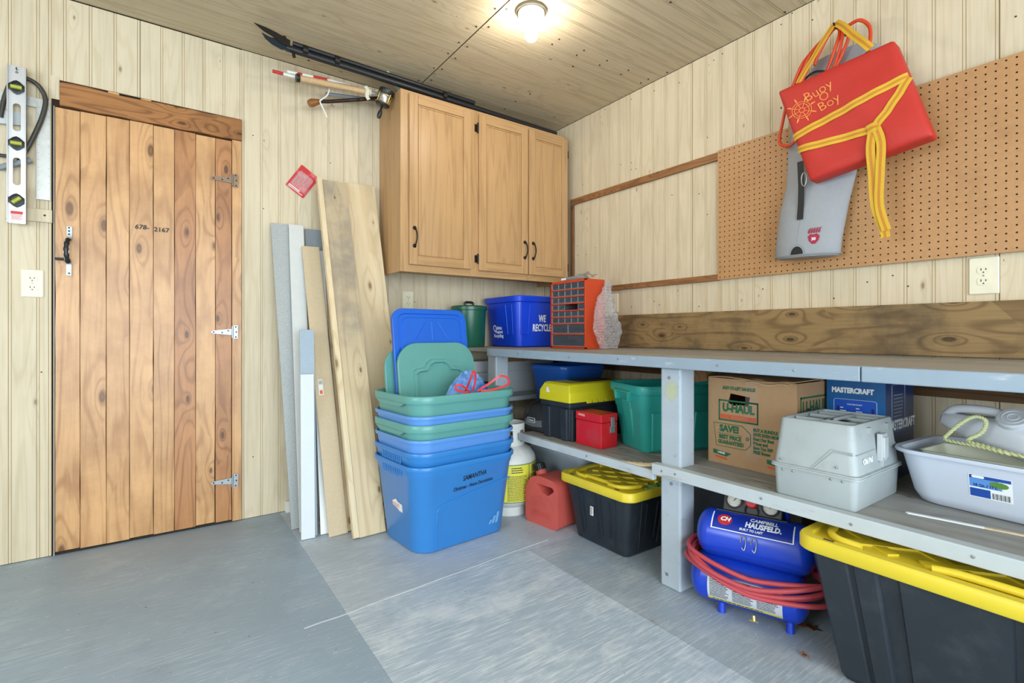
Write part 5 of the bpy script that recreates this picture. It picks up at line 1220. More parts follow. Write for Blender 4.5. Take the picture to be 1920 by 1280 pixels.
text(lb, '18 Qt. / 17 L', .0095, FR(tq(-.046, .0895, .0009), (1, 0, 0), (0, -.19, 1)), plain('label_navy_text', '#123a86', .4), 'label_text', .0003)
mb = MB(); mb.prism(rr(.026, .007, .003), 0, .0004, 0, FR(tq(-.060, .1125, .0008), (1, 0, 0), (0, -.19, 1))); mb.build('label_name_bar', M_WINK, lb, 0)
# things lying in the tub
TX, TY, TZ = -.385, -2.665, SR
ty = thing('cream_tray', 'cream plastic tray lying in the pale dish tub', 'tray', (-.425, -2.555, TZ + .138), -94)
mb = MB(); mb.loft([ring(.24, .14, .012, -.045), ring(.275, .175, .014, .012), ring(.282, .182, .015, .014), ring(.270, .17, .012, .014), ring(.235, .135, .01, -.04)], True, True); mb.build('tray', plain('cream_plastic', '#dcdcc4', .4), ty, 40)
jg = thing('bleach_jug', 'white plastic jug lying on its side in the dish tub', 'jug', (-.365, -2.535, TZ + .213), -104)
M_JUG = plain('white_hdpe', '#d9dde3', .35, 0, .02)
mb = MB(); n = 6       # lies with its neck end to the local -x; body along +x
J = TR((0, 0, 0), 0, 14, 0)
def jr(w, h, x, cz=0): return [J @ Vector((x, y_, z_ + cz)) for y_, z_ in rr(w, h, min(w, h) * .38, n)]
mb.loft([jr(.03, .03, -.115, -.008), jr(.05, .045, -.105, -.006), jr(.08, .055, -.07, -.004), jr(.11, .075, -.01, 0), jr(.125, .10, .05, .008), jr(.125, .105, .10, .01), jr(.11, .09, .135, .008), jr(.08, .06, .142, .008)], True, True); mb.build('jug_body', M_JUG, jg, 60)
mb = MB(); mb.tube(smooth_path([J @ Vector(p) for p in ((-.105, -.005, .006), (-.085, -.012, .034), (-.04, -.014, .052), (.01, -.014, .062), (.045, -.012, .058))], 5), .013, 10); mb.build('jug_handle', M_JUG, jg, 60)
Mc_ = J @ TR((.062, -.030, .058), 38, -10, 0); mb = MB(); mb.lathe([(.0, -.01), (.038, -.01), (.038, .012), (.034, .016), (.0, .016)], 24, 0, Mc_); cp = mb.build('jug_cap', plain('grey_white_cap', '#cfd3d8', .4), jg, 40)
mb = MB(); mb.tube([Mc_ @ Vector((.024 * math.cos(i * .35), .024 * math.sin(i * .35), .0165)) for i in range(18)], .0012, 5, closed=True); mb.tube([Mc_ @ Vector((.012 * math.cos(i * .35), .012 * math.sin(i * .35), .0165)) for i in range(18)], .0012, 5, closed=True); mb.build('cap_rings', M_JUG, cp, 40)
# twisted yellow-green rope
rp = thing('rope', 'pale yellow twisted rope draped over the jug in the dish tub', 'rope', (-.46, -2.62, TZ + .165))
RO = Vector((-.455, -2.69, TZ + .155))
path = smooth_path([(-.515, -2.72, .635), (-.520, -2.67, .640), (-.505, -2.62, .645), (-.49, -2.575, .645), (-.475, -2.535, .648), (-.475, -2.545, .668), (-.47, -2.575, .705), (-.465, -2.600, .722), (-.465, -2.622, .712), (-.475, -2.615, .680), (-.49, -2.59, .655), (-.505, -2.63, .648), (-.52, -2.68, .641), (-.525, -2.73, .636)], 12)
for ph in (0, math.pi):
    q_ = []
    for i_, p in enumerate(path):
        t = (path[min(i_ + 1, len(path) - 1)] - path[max(i_ - 1, 0)]).normalized(); a = Vector((0, 0, 1)).cross(t).normalized(); b = t.cross(a)
        q_.append(p + (a * math.cos(i_ * 1.1 + ph) + b * math.sin(i_ * 1.1 + ph)) * .0028 - RO)
    MB().tube(q_, .0034, 6).build('strand', plain('rope_yellow', '#cdd09a', .6), rp, 60)
fp = thing('wooden_bowl', 'amber wooden bowl rim showing in the dish tub behind the jug', 'bowl', (-.325, -2.772, TZ + .130))
mb = MB(); Mf = TR((0, 0, .035), 12, -14, 0) @ Matrix.Scale(.8, 4); mb.lathe([(.0, -.04), (.06, -.036), (.10, -.012), (.112, .014), (.107, .014), (.094, -.008), (.055, -.03), (.0, -.033)], 28, 0, Mf); mb.build('bowl', plain('amber_wood_bowl', '#b07a34', .4, 0, .15, 12), fp, 50)
ps = thing('paint_stick', 'white-tipped wooden stick lying at the shelf edge before the dish tub', 'stick', (-.668, -2.425, SR), -79)
MB().prism([(0, .0), (.006, -.006), (.16, -.006), (.16, .006), (.006, .006)], .0, .003).build('white_tip', M_WINK, ps, 0)
MB().box(.16, -.006, 0, .42, .006, .003).build('bare_wood', M_PINE, ps, 0)
wdg = MB(); wdg.box(-.19, -2.80, .0, -.04, -2.70, .012, 0, TR((0, 0, .735), 0, 0, 0)); 
wsc = MB(); wsc.box(0, -.05, 0, .16, .05, .02, 0, TR((-.30, -2.80, .742), 0, -30, 0)); tag(wsc.build('wood_scrap', M_PINEG, None, 0, .002), 'offcut of wood tucked under the bench top above the dish tub', 'offcut')

# ---------------------------------------------------------------- twin-tank air compressor
M_CBLUE = plain('compressor_blue', '#1740c0', .28, 0, .04, 8, spec=.6)
ac = thing('air_compressor', 'blue twin-tank air compressor with red hose wrapped round it', 'compressor', (-.705, -2.004, 0), -71)
# local: tank axis along x, front towards -y
def capsule(mb, L, r, c, n=28):
    rings = []; prof = []
    for i in range(6): a = math.pi / 2 * i / 6; prof.append((-L / 2 - r * .62 * math.cos(a), r * math.sin(a) + .0005))
    prof += [(-L / 2, r), (L / 2, r)]
    for i in range(5, -1, -1): a = math.pi / 2 * i / 6; prof.append((L / 2 + r * .62 * math.cos(a), r * math.sin(a) + .0005))
    for x_, r_ in prof: rings.append([Vector((c[0] + x_, c[1] + r_ * math.cos(2 * math.pi * k / n), c[2] + r_ * math.sin(2 * math.pi * k / n))) for k in range(n)])
    mb.loft(rings, True, True)
TR_, L_ = .082, .275
zl, zu = .103, .258
mb = MB(); capsule(mb, L_, TR_, (-.012, 0, zl)); mb.build('lower_tank', M_CBLUE, ac, 60)
mb = MB(); capsule(mb, L_, TR_, (.006, .012, zu)); mb.build('upper_tank', M_CBLUE, ac, 60)
mb = MB()
for x_ in (-.13, .13):
    mb.tube([(x_, .0, zl + .07), (x_, .012, zu - .07)], .02, 10)
mb.build('tank_strut', M_CBLUE, ac, 40)
for x_ in (-.09, .12):
    for y_ in (-.035, .05): MB().tube([(x_, y_, .0005), (x_, y_, .010), (x_, y_ * .8, .05)], [.014, .012, .011], 10).build('foot', M_CBLUE, ac, 40)
for x_ in (-.105, .085):
    MB().tube([(x_ + .01, .075, zu - .02), (x_ + .01, .075, .418)], .0125, 12).build('handle_post', M_CBLUE, ac, 40)
MB().tube([(-.10, .075, .412), (.10, .075, .412)], .0125, 12).build('handle_bar', M_CBLUE, ac, 40)
def pan_(x_, z_, y_): return Vector((x_, y_, z_))
mb = MB(); Fp = TR((-.005, .034, zu + .104), 0, 0, 0) @ TR((0, 0, 0), -22, 0, 0)
mb.box(-.095, -.004, -.03, .095, .02, .032, 0, Fp); mb.box(-.115, -.02, -.036, .115, .05, -.026, 0, Fp); gp = mb.build('gauge_panel', M_BLACK, ac, 0, .004)
M_DIAL = plain('gauge_face', '#cfcabb', .4)
for x_, z_ in ((-.058, .010), (.058, .006)):
    mb = MB(); Fg = Fp @ FR((x_, -.004, z_), (1, 0, 0), (0, 0, 1)); mb.lathe([(.028, 0), (.028, .006), (.025, .009), (.0245, .005), (.0, .005)], 20, 0, Fg); g_ = mb.build('gauge', M_DIAL, gp, 30)
    mb = MB(); mb.tube([Fg @ Vector((.0255 * math.cos(i * .3142), .0255 * math.sin(i * .3142), .008)) for i in range(20)], .003, 6, closed=True); mb.box(-.001, -.002, .0055, .001, .017, .0062, 0, Fg @ TR((0, 0, 0), 0, 0, -40))
    for i in range(11): mb.box(-.0006, .016, .0055, .0006, .020, .0061, 0, Fg @ TR((0, 0, 0), 0, 0, -130 + 26 * i))
    mb.build('gauge_marks', M_SLOT, g_, 0)
mb = MB(); Fg = Fp @ FR((0, -.004, .012), (1, 0, 0), (0, 0, 1)); mb.lathe([(.020, 0), (.019, .022), (.016, .026), (.0, .026)], 18, 0, Fg); kn = mb.build('regulator_knob', M_RED, gp, 40)
mb = MB(); mb.lathe([(.023, 0), (.023, .008), (.019, .009)], 18, 0, Fp @ FR((0, -.004, -.016), (1, 0, 0), (0, 0, 1))); mb.build('quick_coupler', M_BLKMET, gp, 40)
# printed band on the upper tank
def ut(x, a, o=.0006): r_ = TR_ + o; return Vector((.006 + x, .012 - r_ * math.cos(R(a)), zu + r_ * math.sin(R(a))))
mb = MB(); mb.grid(lambda u, v: ut(-.125 + u * .25, 29 + v * 44), 2, 10); bd = mb.build('brand_band', plain('band_blue', '#12309c', .28), ac, 60)
mb = MB()
for x0, x1, a0, a1 in ((-.125, .125, 27, 29), (-.127, -.123, 27, 73), (.123, .127, 27, 73)): mb.grid(lambda u, v: ut(x0 + u * (x1 - x0), a0 + v * (a1 - a0), .0011), 2, 8)
mb.build('band_border', M_WINK, bd, 0)
def on_tank(o, lift=.0012):
    for v_ in o.data.vertices:
        x, s, z = v_.co; p = ut(x, math.degrees(s / TR_), lift + z); v_.co = p
d2 = TR_ * math.pi / 180
for tx, sz, x, a, b, sx in (('CAMPBELL', .019, .035, 65, .0006, .95), ('HAUSFELD.', .026, .035, 50, .0012, .85), ('BUILT TO LAST', .0105, .0, 37, .0003, 1.0)):
    o = text(bd, tx, sz, Matrix.Translation((x, a * d2, 0)), M_WINK, 'brand_text', b, shear=.12, sx=sx, ext=.0002); on_tank(o)
mb = MB()
mb.grid(lambda u, v: ut(-.085 + .024 * math.cos(u * 6.2832) * v * .98, 53 + .021 / d2 * math.sin(u * 6.2832) * v, .0012), 20, 3); mb.build('brand_roundel', M_RED, bd, 0)
o = text(bd, 'CH', .022, Matrix.Translation((-.085, 54 * d2, 0)), M_WINK, 'brand_text', .001, shear=.3, ext=.0002); on_tank(o, .0018)
# warning label on the lower tank
def lt(x, a, o=.0006): r_ = TR_ + o; return Vector((-.012 + x, -r_ * math.cos(R(a)), zl + r_ * math.sin(R(a))))
mb = MB(); mb.grid(lambda u, v: lt(-.115 + u * .23, -38 + v * 64), 2, 12); lb = mb.build('warning_label', plain('label_grey', '#c9cdd2', .4), ac, 60)
mb = MB(); mb.grid(lambda u, v: lt(-.115 + u * .23, -38 + v * 7, .0010), 2, 3); mb.build('yellow_strip', plain('label_yellow', '#d8c53a', .4), lb, 60)
mb = MB()
for x0, x1 in ((-.108, -.045), (-.035, .030), (.040, .108)): print_lines(mb, x0, x1, -28, 24, 14, .45, lambda a, b: lt(a, b, .0011), 0, int(x0 * 1000), (.06, .25))
print_lines(mb, -.10, .10, -37, -31.5, 1, .5, lambda a, b: lt(a, b, .0014), 0, 77, (.03, .08))
mb.build('label_text', M_INK, lb, 0)['kind'] = 'stuff'
mb = MB(); mb.tube([(.02, -.085, .045), (.022, -.09, .03)], .006, 8); mb.tube([(.008, -.092, .030), (.036, -.092, .030)], .003, 6); mb.build('drain_valve', plain('brass_valve', '#b7a66a', .35, .7), ac, 40)
mb = MB()
for x_ in (-.02, .012): mb.tube(smooth_path([ut(x_ - .008, 8, .004), ut(x_ - .006, 20, .008), ut(x_ + .006, 20, .008), ut(x_ + .008, 8, .004), ut(x_ + .004, -6, .01), ut(x_ - .004, -2, .008)], 4), .0018, 6)
mb.build('wire_clip', M_STEEL, ac, 40)
mb = MB(); mb.box(-.11, .09, .03, -.02, .15, .10).tube([(-.065, .12, .10), (-.065, .12, .125)], .03, 10); mb.build('pump_head', M_BLKMET, ac, 0, .006)
hs = thing('air_hose', 'red rubber air hose wound in loops round the blue compressor', 'hose', (-.701, -2.016, .184), -71)
M_HOSE = plain('red_rubber_hose', '#b8454e', .5, 0, .1, 40)
rg = random.Random(9)
for k in range(5):
    pts = []; r0 = .004 * (k % 2); dz = (-.022, -.010, .004, .016, -.030)[k]; tl = (.010, .018, .004, .014, .02)[k]
    for i in range(28):
        a = 2 * math.pi * i / 28; cx = math.cos(a); sy = math.sin(a)
        x_ = (.206 + .008 * k * .6 + .004 * math.sin(3 * a + k)) * abs(cx) ** .8 * (1 if cx > 0 else -1)
        y_ = .006 + (.116 + .012 * (k % 3) + .003 * math.sin(2 * a + k)) * abs(sy) ** .8 * (1 if sy > 0 else -1)
        z_ = dz - .035 * (sy < 0) * abs(sy) * (1 - abs(cx)) - tl * cx + .012 * math.sin(a * 2 + k * 1.3) * .5
        pts.append((x_, y_, z_))
    MB().tube(smooth_path(pts, 2, True), .0082, 8, closed=True).build('hose_loop', M_HOSE, hs, 60)
fdr = thing('carton_sleeve', 'dark printed carton sleeve wedged between the post and the compressor', 'carton', (-.64, -1.775, .0005), -30)
MB().box(0, 0, 0, .07, .05, .22).build('sleeve', M_BLACK, fdr, 0, .002)
mb = MB()
for z_ in (.19, .17, .15, .135): mb.box(-.0008, .003, z_, -.0002, .047, z_ + .008); mb.box(.003, -.0008, z_, .066, -.0002, z_ + .008)
mb.build('sleeve_print', plain('tan_print', '#b48a4c', .5), fdr, 0)
lf = MB(); LP = [(0, 0), (.012, .008), (.020, .004), (.028, .014), (.040, .012), (.052, .020), (.045, .006), (.056, -.004), (.040, -.006), (.034, -.016), (.022, -.010), (.010, -.012)]
lf.add([(x_ * 1.3, y_ * 1.3, .009 + .006 * math.sin(x_ * 90)) for x_, y_ in LP], [tuple(range(len(LP)))], 0, TR((-.655, -2.130, .0), 0, 0, -50))
tag(lf.build('dry_leaf', plain('dry_leaf_brown', '#7a4a30', .7), None, 0, None, None, 0, .0008), 'brown dry leaf on the floor beside the compressor', 'leaf')
lf = MB(); lf.add([(x_ * .6, y_ * .6, .008 + .005 * math.sin(x_ * 150)) for x_, y_ in LP], [tuple(range(len(LP)))], 0, TR((-.80, -2.232, .0), 0, 0, 60))
tag(lf.build('dry_leaf', bpy.data.materials['dry_leaf_brown'], None, 0, None, None, 0, .0008), 'small curled leaf on the floor at the corner of the large black tote', 'leaf')

# ---------------------------------------------------------------- things on the bench top
BZ = .8805
gcn = thing('green_canister', 'dark green lidded canister at the back corner of the bench', 'canister', (-.735, -.135, BZ))
M_DGRN = plain('dark_green_plastic', '#1c5a45', .3)
MB().lathe([(.0, .0), (.098, .0), (.102, .006), (.110, .232), (.114, .236), (.114, .246), (.0, .246)], 36).build('canister_body', M_DGRN, gcn, 40)
MB().lathe([(.117, .236), (.118, .256), (.110, .263), (.03, .268), (.0, .268)], 36).build('lid', M_DGRN, gcn, 40)
mb = MB(); mb.tube(smooth_path([(-.03, 0, .266), (-.026, 0, .285), (.026, 0, .285), (.03, 0, .266)], 4), .008, 8); mb.build('lid_handle', M_BLACK, gcn, 40)
rbn = thing('recycling_bin', 'bright blue recycling bin with white lettering on the bench', 'bin', (-.305, -.232, BZ), 0)
M_RBLUE = plain('recycling_blue', '#1242cf', .3, 0, .04, 8)
RB, RT, RD0, RD1, RH = .455, .500, .335, .375, .325
mb = MB(); n = 5
mb.loft([ring(RB - .02, RD0 - .02, .03, .0, n), ring(RB, RD0, .035, .006, n), ring(RT, RD1, .04, RH - .04, n), ring(RT + .03, RD1 + .03, .05, RH - .036, n), ring(RT + .04, RD1 + .04, .055, RH - .006, n), ring(RT + .03, RD1 + .03, .05, RH, n), ring(RT - .006, RD1 - .006, .04, RH - .002, n), ring(RB - .008, RD0 - .008, .03, .008, n)], True, True)
for v_ in mb.v:      # hand grips dip at the two ends
    if v_.z > RH - .05: v_.z += .012 * (1 - abs(v_.y) / .21) * (-1 if abs(v_.x) > .2 else 0)
mb.build('bin_body', M_RBLUE, rbn, 40)
def rfx(y, z): f_ = (z - .006) / (RH - .046); return Vector((-(RB + (RT - RB) * f_) / 2 - .0008, y, z))
def rfy(x, z): f_ = (z - .006) / (RH - .046); return Vector((x, -(RD0 + (RD1 - RD0) * f_) / 2 - .0008, z))
mb = MB()
for fn, a in ((rfx, -.09), (rfy, -.185)): mb.tube(smooth_path([fn(a - .035, .27), fn(a - .028, .08), fn(a + .028, .08), fn(a + .035, .27)], 1), .0025, 5)
mb.build('moulded_ribs', M_RBLUE, rbn, 40)
text(rbn, 'WE\nRECYCLE', .062, FR(rfy(-.045, .150), (1, 0, 0), (0, -.072, 1)), M_WINK, 'lettering', .0018, sx=.60, lsp=.95)
text(rbn, 'Q', .062, FR(rfx(.085, .118), (0, -1, 0), (-.08, 0, 1)), M_WINK, 'lettering', .0006, sx=.8); text(rbn, 'uinte', .034, FR(rfx(.035, .122), (0, -1, 0), (-.06, 0, 1)), M_WINK, 'lettering', .0006, sx=.9)
text(rbn, 'Regional', .026, FR(rfx(.035, .096), (0, -1, 0), (-.06, 0, 1)), M_WINK, 'lettering', .0004, sx=.85); text(rbn, 'Recycling', .032, FR(rfx(.045, .070), (0, -1, 0), (-.06, 0, 1)), M_WINK, 'lettering', .0006, sx=.9)
# orange small-parts cabinet
dc = thing('parts_cabinet', 'orange small-parts cabinet with clear drawers on the bench', 'parts cabinet', (-.450, -.915, BZ))
M_ORG = plain('orange_plastic', '#c8431d', .4, 0, .06, 14, dirt='#a43a1c', dirt_amt=.2)
DW, DD, DH = .298, .150, .392        # width along +y, depth along +x
mb = MB(); mb.box(.012, 0, 0, DD, .006, DH).box(.012, DW - .006, 0, DD, DW, DH).box(.012, .006, DH - .006, DD, DW - .006, DH).box(.012, .006, 0, DD, DW - .006, .006).box(DD - .004, .006, .006, DD, DW - .006, DH - .006)
mb.build('case', M_ORG, dc, 0, .001)
rows = [.006, .088, .150, .196, .242, .277, .312, .347, .382]
rows = [.010, .083, .142, .180, .218, .258, .298, .338, .380]
mb = MB()
for z_ in rows: mb.box(0, .004, z_ - .0035, .014, DW - .004, z_ + .0035)
mb.box(0, 0, 0, .014, .009, DH).box(0, DW - .012, 0, .014, DW, DH).box(0, 0, DH - .010, .014, DW, DH).box(0, 0, 0, .014, DW, .010)
mb.build('front_grid', M_ORG, dc, 0, .001)
g = NT('smoky_drawer'); g.b.inputs['Alpha'].default_value = .5; M_DRW = g.done(S('#56606c'), .15, 0, .6)
M_DREDGE = plain('drawer_edge', '#98a2aa', .3)
M_DRW2 = plain('drawer_contents', '#8f9698', .4, .5, .45, 90)
rg = random.Random(5)
for r_ in range(8):
    z0, z1 = rows[r_] + .0045, rows[r_ + 1] - .0045; nc = 2 if r_ == 1 else (1 if r_ == 0 else 5); cw = (DW - .021) / nc
    for c_ in range(nc):
        if r_ == 4 and c_ in (1, 2): continue
        y0 = .0095 + c_ * cw; d = bpy.data.objects.new('drawer', None); COL.objects.link(d); d.parent = dc; d.location = (.004, y0, z0); d.empty_display_size = .01
        w_, h_ = cw - .002, z1 - z0; q = MB(); q.box(0, 0, 0, .002, w_, h_).box(.002, 0, 0, .12, w_, .002).box(.002, 0, .002, .12, .0015, h_ * .9).box(.002, w_ - .0015, .002, .12, w_, h_ * .9); q.build('drawer_box', M_DRW, d, 0); q = MB(); q.box(-.001, 0, 0, .001, .0016, h_).box(-.001, w_ - .0016, 0, .001, w_, h_).box(-.001, .0016, 0, .001, w_ - .0016, .0016); q.build('drawer_edge', M_DREDGE, d, 0)
        q = MB(); q.box(-.005, w_ * .25, h_ * .45, 0, w_ * .75, h_ * .60); q.build('pull', M_DRW, d, 0)
        q = MB()
        for i_ in range(9 if nc == 5 else 14):
            px, py_, pz = rg.uniform(.006, .05), rg.uniform(.004, w_ - .004), .004 + rg.uniform(0, h_ * .35); a = rg.uniform(-1.2, 1.2); l_ = rg.uniform(.006, .016) * (1 if nc == 5 else 2.2)
            dx, dy = math.sin(a) * l_ / 2, math.cos(a) * l_ / 2; p0, p1 = Vector((max(px - dx, .005), min(max(py_ - dy, .003), w_ - .003), pz)), Vector((max(px + dx, .005), min(max(py_ + dy, .003), w_ - .003), pz + .003)); q.tube([p0, p1], .0018 if nc == 5 else .003, 5)
        qq = q.build('small_hardware', M_DRW2, d, 0); qq['kind'] = 'stuff'
mb = MB(); Mk = TR((.03, .20, DH + .0085), 0, 0, 80); mb.loft([ring(.03, .014, .006, -.0085, 4), ring(.034, .018, .008, .0, 4), ring(.034, .018, .008, .006, 4)], True, True, 0, Mk @ TR((0, 0, 0)))
bk = thing('utility_bag', 'grey zip bag with white tag lying on top of the orange parts cabinet', 'bag', (-.385, -.765, BZ + DH + .0005))
mb = MB(); mb.loft([ring(.07, .17, .03, 0, 5), ring(.085, .19, .04, .010, 5), ring(.075, .175, .035, .022, 5), ring(.03, .10, .012, .027, 5)], True, True); mb.build('bag_body', plain('grey_bag', '#7f8689', .6), bk, 60)
mb = MB(); mb.box(-.0455, .035, .006, -.043, .075, .018); mb.build('white_tag', M_WINK, bk, 0)
g = NT('clear_film'); g.b.inputs['Transmission Weight'].default_value = .8; g.b.inputs['Alpha'].default_value = .55; vv = g.coords(); g.bump(g.noise(vv, 60, 3), .8, .006); M_CFILM = g.done(S('#dfe3e6'), .12, 0, .8)
mb = MB(); mb.grid(lambda u, v: Vector((-.02 + .07 * v, -.02 - .11 * u, .026 + .016 * math.sin(u * 9 + v * 5) * math.sin(v * 3.1) + .008 * math.sin(u * 3.14))), 12, 6); mb.build('clear_film', M_CFILM, bk, 60, None, None, 0, .0008)
# bubble wrap hanging down the side
bw = thing('bubble_wrap', 'crumpled sheet of bubble wrap hanging beside the orange parts cabinet', 'bubble wrap', (-.400, -.944, BZ))
def bwf(u, v):
    prof = [(.02, .16), (-.015, .165), (-.055, .175), (-.05, .150), (-.035, .13), (-.005, .115), (.03, .10), (.05, .09)]
    t = v * 7; i = min(int(t), 6); f = t - i; a = prof[i][0] + (prof[i + 1][0] - prof[i][0]) * f; b = prof[i][1] + (prof[i + 1][1] - prof[i][1]) * f
    x = a + (b - a) * u
    return Vector((x, -.004 - .028 * abs(math.sin(u * 6.5 + v * 4)) - .007 * abs(math.sin(v * 21 + u * 13)) - .004 * math.sin(v * 47 - u * 29), .002 + v * .372))
g = NT('bubble_film'); g.b.inputs['Transmission Weight'].default_value = .4; g.b.inputs['Alpha'].default_value = .32; vv = g.coords(); vo = g.n('ShaderNodeTexVoronoi'); vo.inputs['Scale'].default_value = 115; g.l(vv, vo.inputs['Vector']); g.bump(vo.outputs['Distance'], 1.0, .008)
M_BUB = g.done(S('#f4f4f6'), .06, 0, 1.0)
mb = MB(); mb.grid(bwf, 22, 40); mb.build('film', M_BUB, bw, 80, None, None, 0, .0012)
mb = MB()
for i_ in range(24):
    for j_ in range(9):
        p = bwf((j_ + .5 + .5 * (i_ % 2)) / 9.6, (i_ + .5) / 24); mb.ball((p.x, p.y - .003, p.z), .0058, 6, 0, None, (1, .5, 1))
q_ = mb.build('bubbles', M_BUB, bw, 60); q_['kind'] = 'stuff'

# ---------------------------------------------------------------- hung on the pegboard: dry bag, orange cord, red cushion
dbg = thing('dry_bag', 'grey canvas dry bag with red paw emblem hanging on the pegboard', 'bag', (-.085, -1.905, 1.295))
O = Vector((-.085, -1.905, 1.295))
M_CANV = plain('grey_canvas', '#9c9fa3', .75, 0, .05, 60, .15); M_MARO = plain('crimson_print', '#a01e3c', .6)
def er(y0, y1, d, z, tilt=0, n=28, xc=-.085): return [Vector((xc + d / 2 * math.sin(2 * math.pi * k / n), (y0 + y1) / 2 + (y1 - y0) / 2 * math.cos(2 * math.pi * k / n), z + tilt * math.cos(2 * math.pi * k / n))) - O for k in range(n)]
mb = MB(); mb.loft([er(-2.025, -1.78, .105, 1.295, .004), er(-2.034, -1.772, .112, 1.302, .004), er(-2.040, -1.775, .112, 1.36), er(-2.065, -1.790, .110, 1.50), er(-2.088, -1.812, .082, 1.62, 0, 28, -.072), er(-2.11, -1.815, .066, 1.78, 0, 28, -.062), er(-2.15, -1.83, .060, 1.95, 0, 28, -.055), er(-2.18, -1.87, .055, 2.05, 0, 28, -.05), er(-2.16, -1.90, .045, 2.11, 0, 28, -.045), er(-2.10, -1.93, .03, 2.145, 0, 28, -.045)], True, True)
mb.build('bag_body', M_CANV, dbg, 60)
mb = MB(); mb.tube([p for p in er(-2.036, -1.770, .116, 1.302, .004)], .003, 6, closed=True); mb.build('bottom_seam', plain('seam_grey', '#8d9196', .7), dbg, 50)
def df(y, z):     # a point on the front of the bag
    t = (z - 1.30) / .32; yc = -1.903 + (-1.95 + 1.903) * t; hw = .132 + .005 * t; s = max(-1, min(1, (y - yc) / hw)); return Vector((-.085 - .0560 * math.sqrt(max(0, 1 - s * s)), y, z)) - O
mb = MB(); mb.ribbon([df(-1.902, 1.70) + Vector((-.002, 0, 0)), df(-1.908, 1.60) + Vector((-.003, 0, 0)), df(-1.907, 1.52) + Vector((-.003, 0, 0)), df(-1.903, 1.452) + Vector((-.003, 0, 0))], .024, .003, (-1, 0, 0)); mb.build('black_strap', M_BLACK, dbg, 40)
mb = MB(); mb.tube([df(-1.903, 1.45), df(-1.893, 1.40), df(-1.888, 1.35)], .001, 5); mb.build('seam_thread', bpy.data.materials['seam_grey'], dbg, 40)
mb = MB(); FP = [df(-1.866, 1.306), df(-1.866, 1.325)] ; pts = [(-1.888 + .026 * math.cos(R(a)), 1.306 + .034 * math.sin(R(a))) for a in range(0, 181, 15)]
mb.add([df(y_, z_) + Vector((-.0015, 0, 0)) for y_, z_ in pts], [tuple(reversed(range(len(pts))))]); mb.build('valve_patch', M_BLACK, dbg, 0)
mb = MB(); mb.tube([df(-1.888 + .033 * math.cos(R(a)), 1.306 + .042 * math.sin(R(a))) for a in range(0, 181, 15)], .0012, 5); mb.build('valve_stitching', bpy.data.materials['seam_grey'], dbg, 40)
mb = MB(); paw = [(-.022, .006), (-.012, .016), (0, .013), (.012, .016), (.022, .006), (.018, -.012), (.006, -.026), (-.006, -.026), (-.018, -.012)]
mb.add([df(-1.955 - a, 1.368 + b) + Vector((-.0015, 0, 0)) for a, b in paw], [tuple(range(len(paw)))])
for i_ in range(5):
    a0 = -.021 + .0095 * i_; cl_ = [(a0, .019), (a0 + .006, .019), (a0 + .0085, .034), (a0 + .013, .042), (a0 + .005, .038), (a0 + .001, .030)]
    mb.add([df(-1.955 - a, 1.368 + b) + Vector((-.0015, 0, 0)) for a, b in cl_], [tuple(range(6))])
pw_ = mb.build('paw_emblem', M_MARO, dbg, 0)
o = text(pw_, '30', .017, FR(df(-1.955, 1.362) + Vector((-.003, 0, 0)), (.06, -1, 0), (0, 0, 1)), M_WINK, 'emblem_number', .0006)
pO = O - Vector((.052, 0, 0)); mb = MB(); mb.tube(smooth_path([Vector(p) - pO for p in ((-.10, -1.86, 2.00), (-.13, -1.885, 2.06), (-.135, -1.93, 2.085), (-.13, -1.975, 2.07), (-.12, -2.0, 2.04))], 5), .004, 6); mb.tube(smooth_path([Vector(p) - pO for p in ((-.10, -2.07, 2.06), (-.115, -2.11, 2.085), (-.11, -2.15, 2.085))], 5), .004, 6); mb.tube(smooth_path([Vector(p) - pO for p in ((-.10, -1.835, 1.98), (-.12, -1.85, 2.005), (-.12, -1.875, 2.01))], 5), .004, 6); mb.build('black_piping', M_BLACK, dbg, 50)
hk = thing('wall_hook', 'steel hook at the top of the hanging orange cord', 'hook', (-.001, -2.022, 2.225)); MB().tube(smooth_path([(0, 0, 0), (-.05, 0, .0), (-.10, 0, .002), (-.118, 0, .012)], 4), .0035, 8).build('hook', M_BLKMET, hk, 40)
oc = thing('extension_cord', 'coiled orange extension cord hanging from the hook behind the red cushion', 'cord', (-.09, -2.02, 2.235))
O = Vector((-.09, -2.02, 2.235)); M_OCORD = plain('orange_cord', '#d8481f', .42)
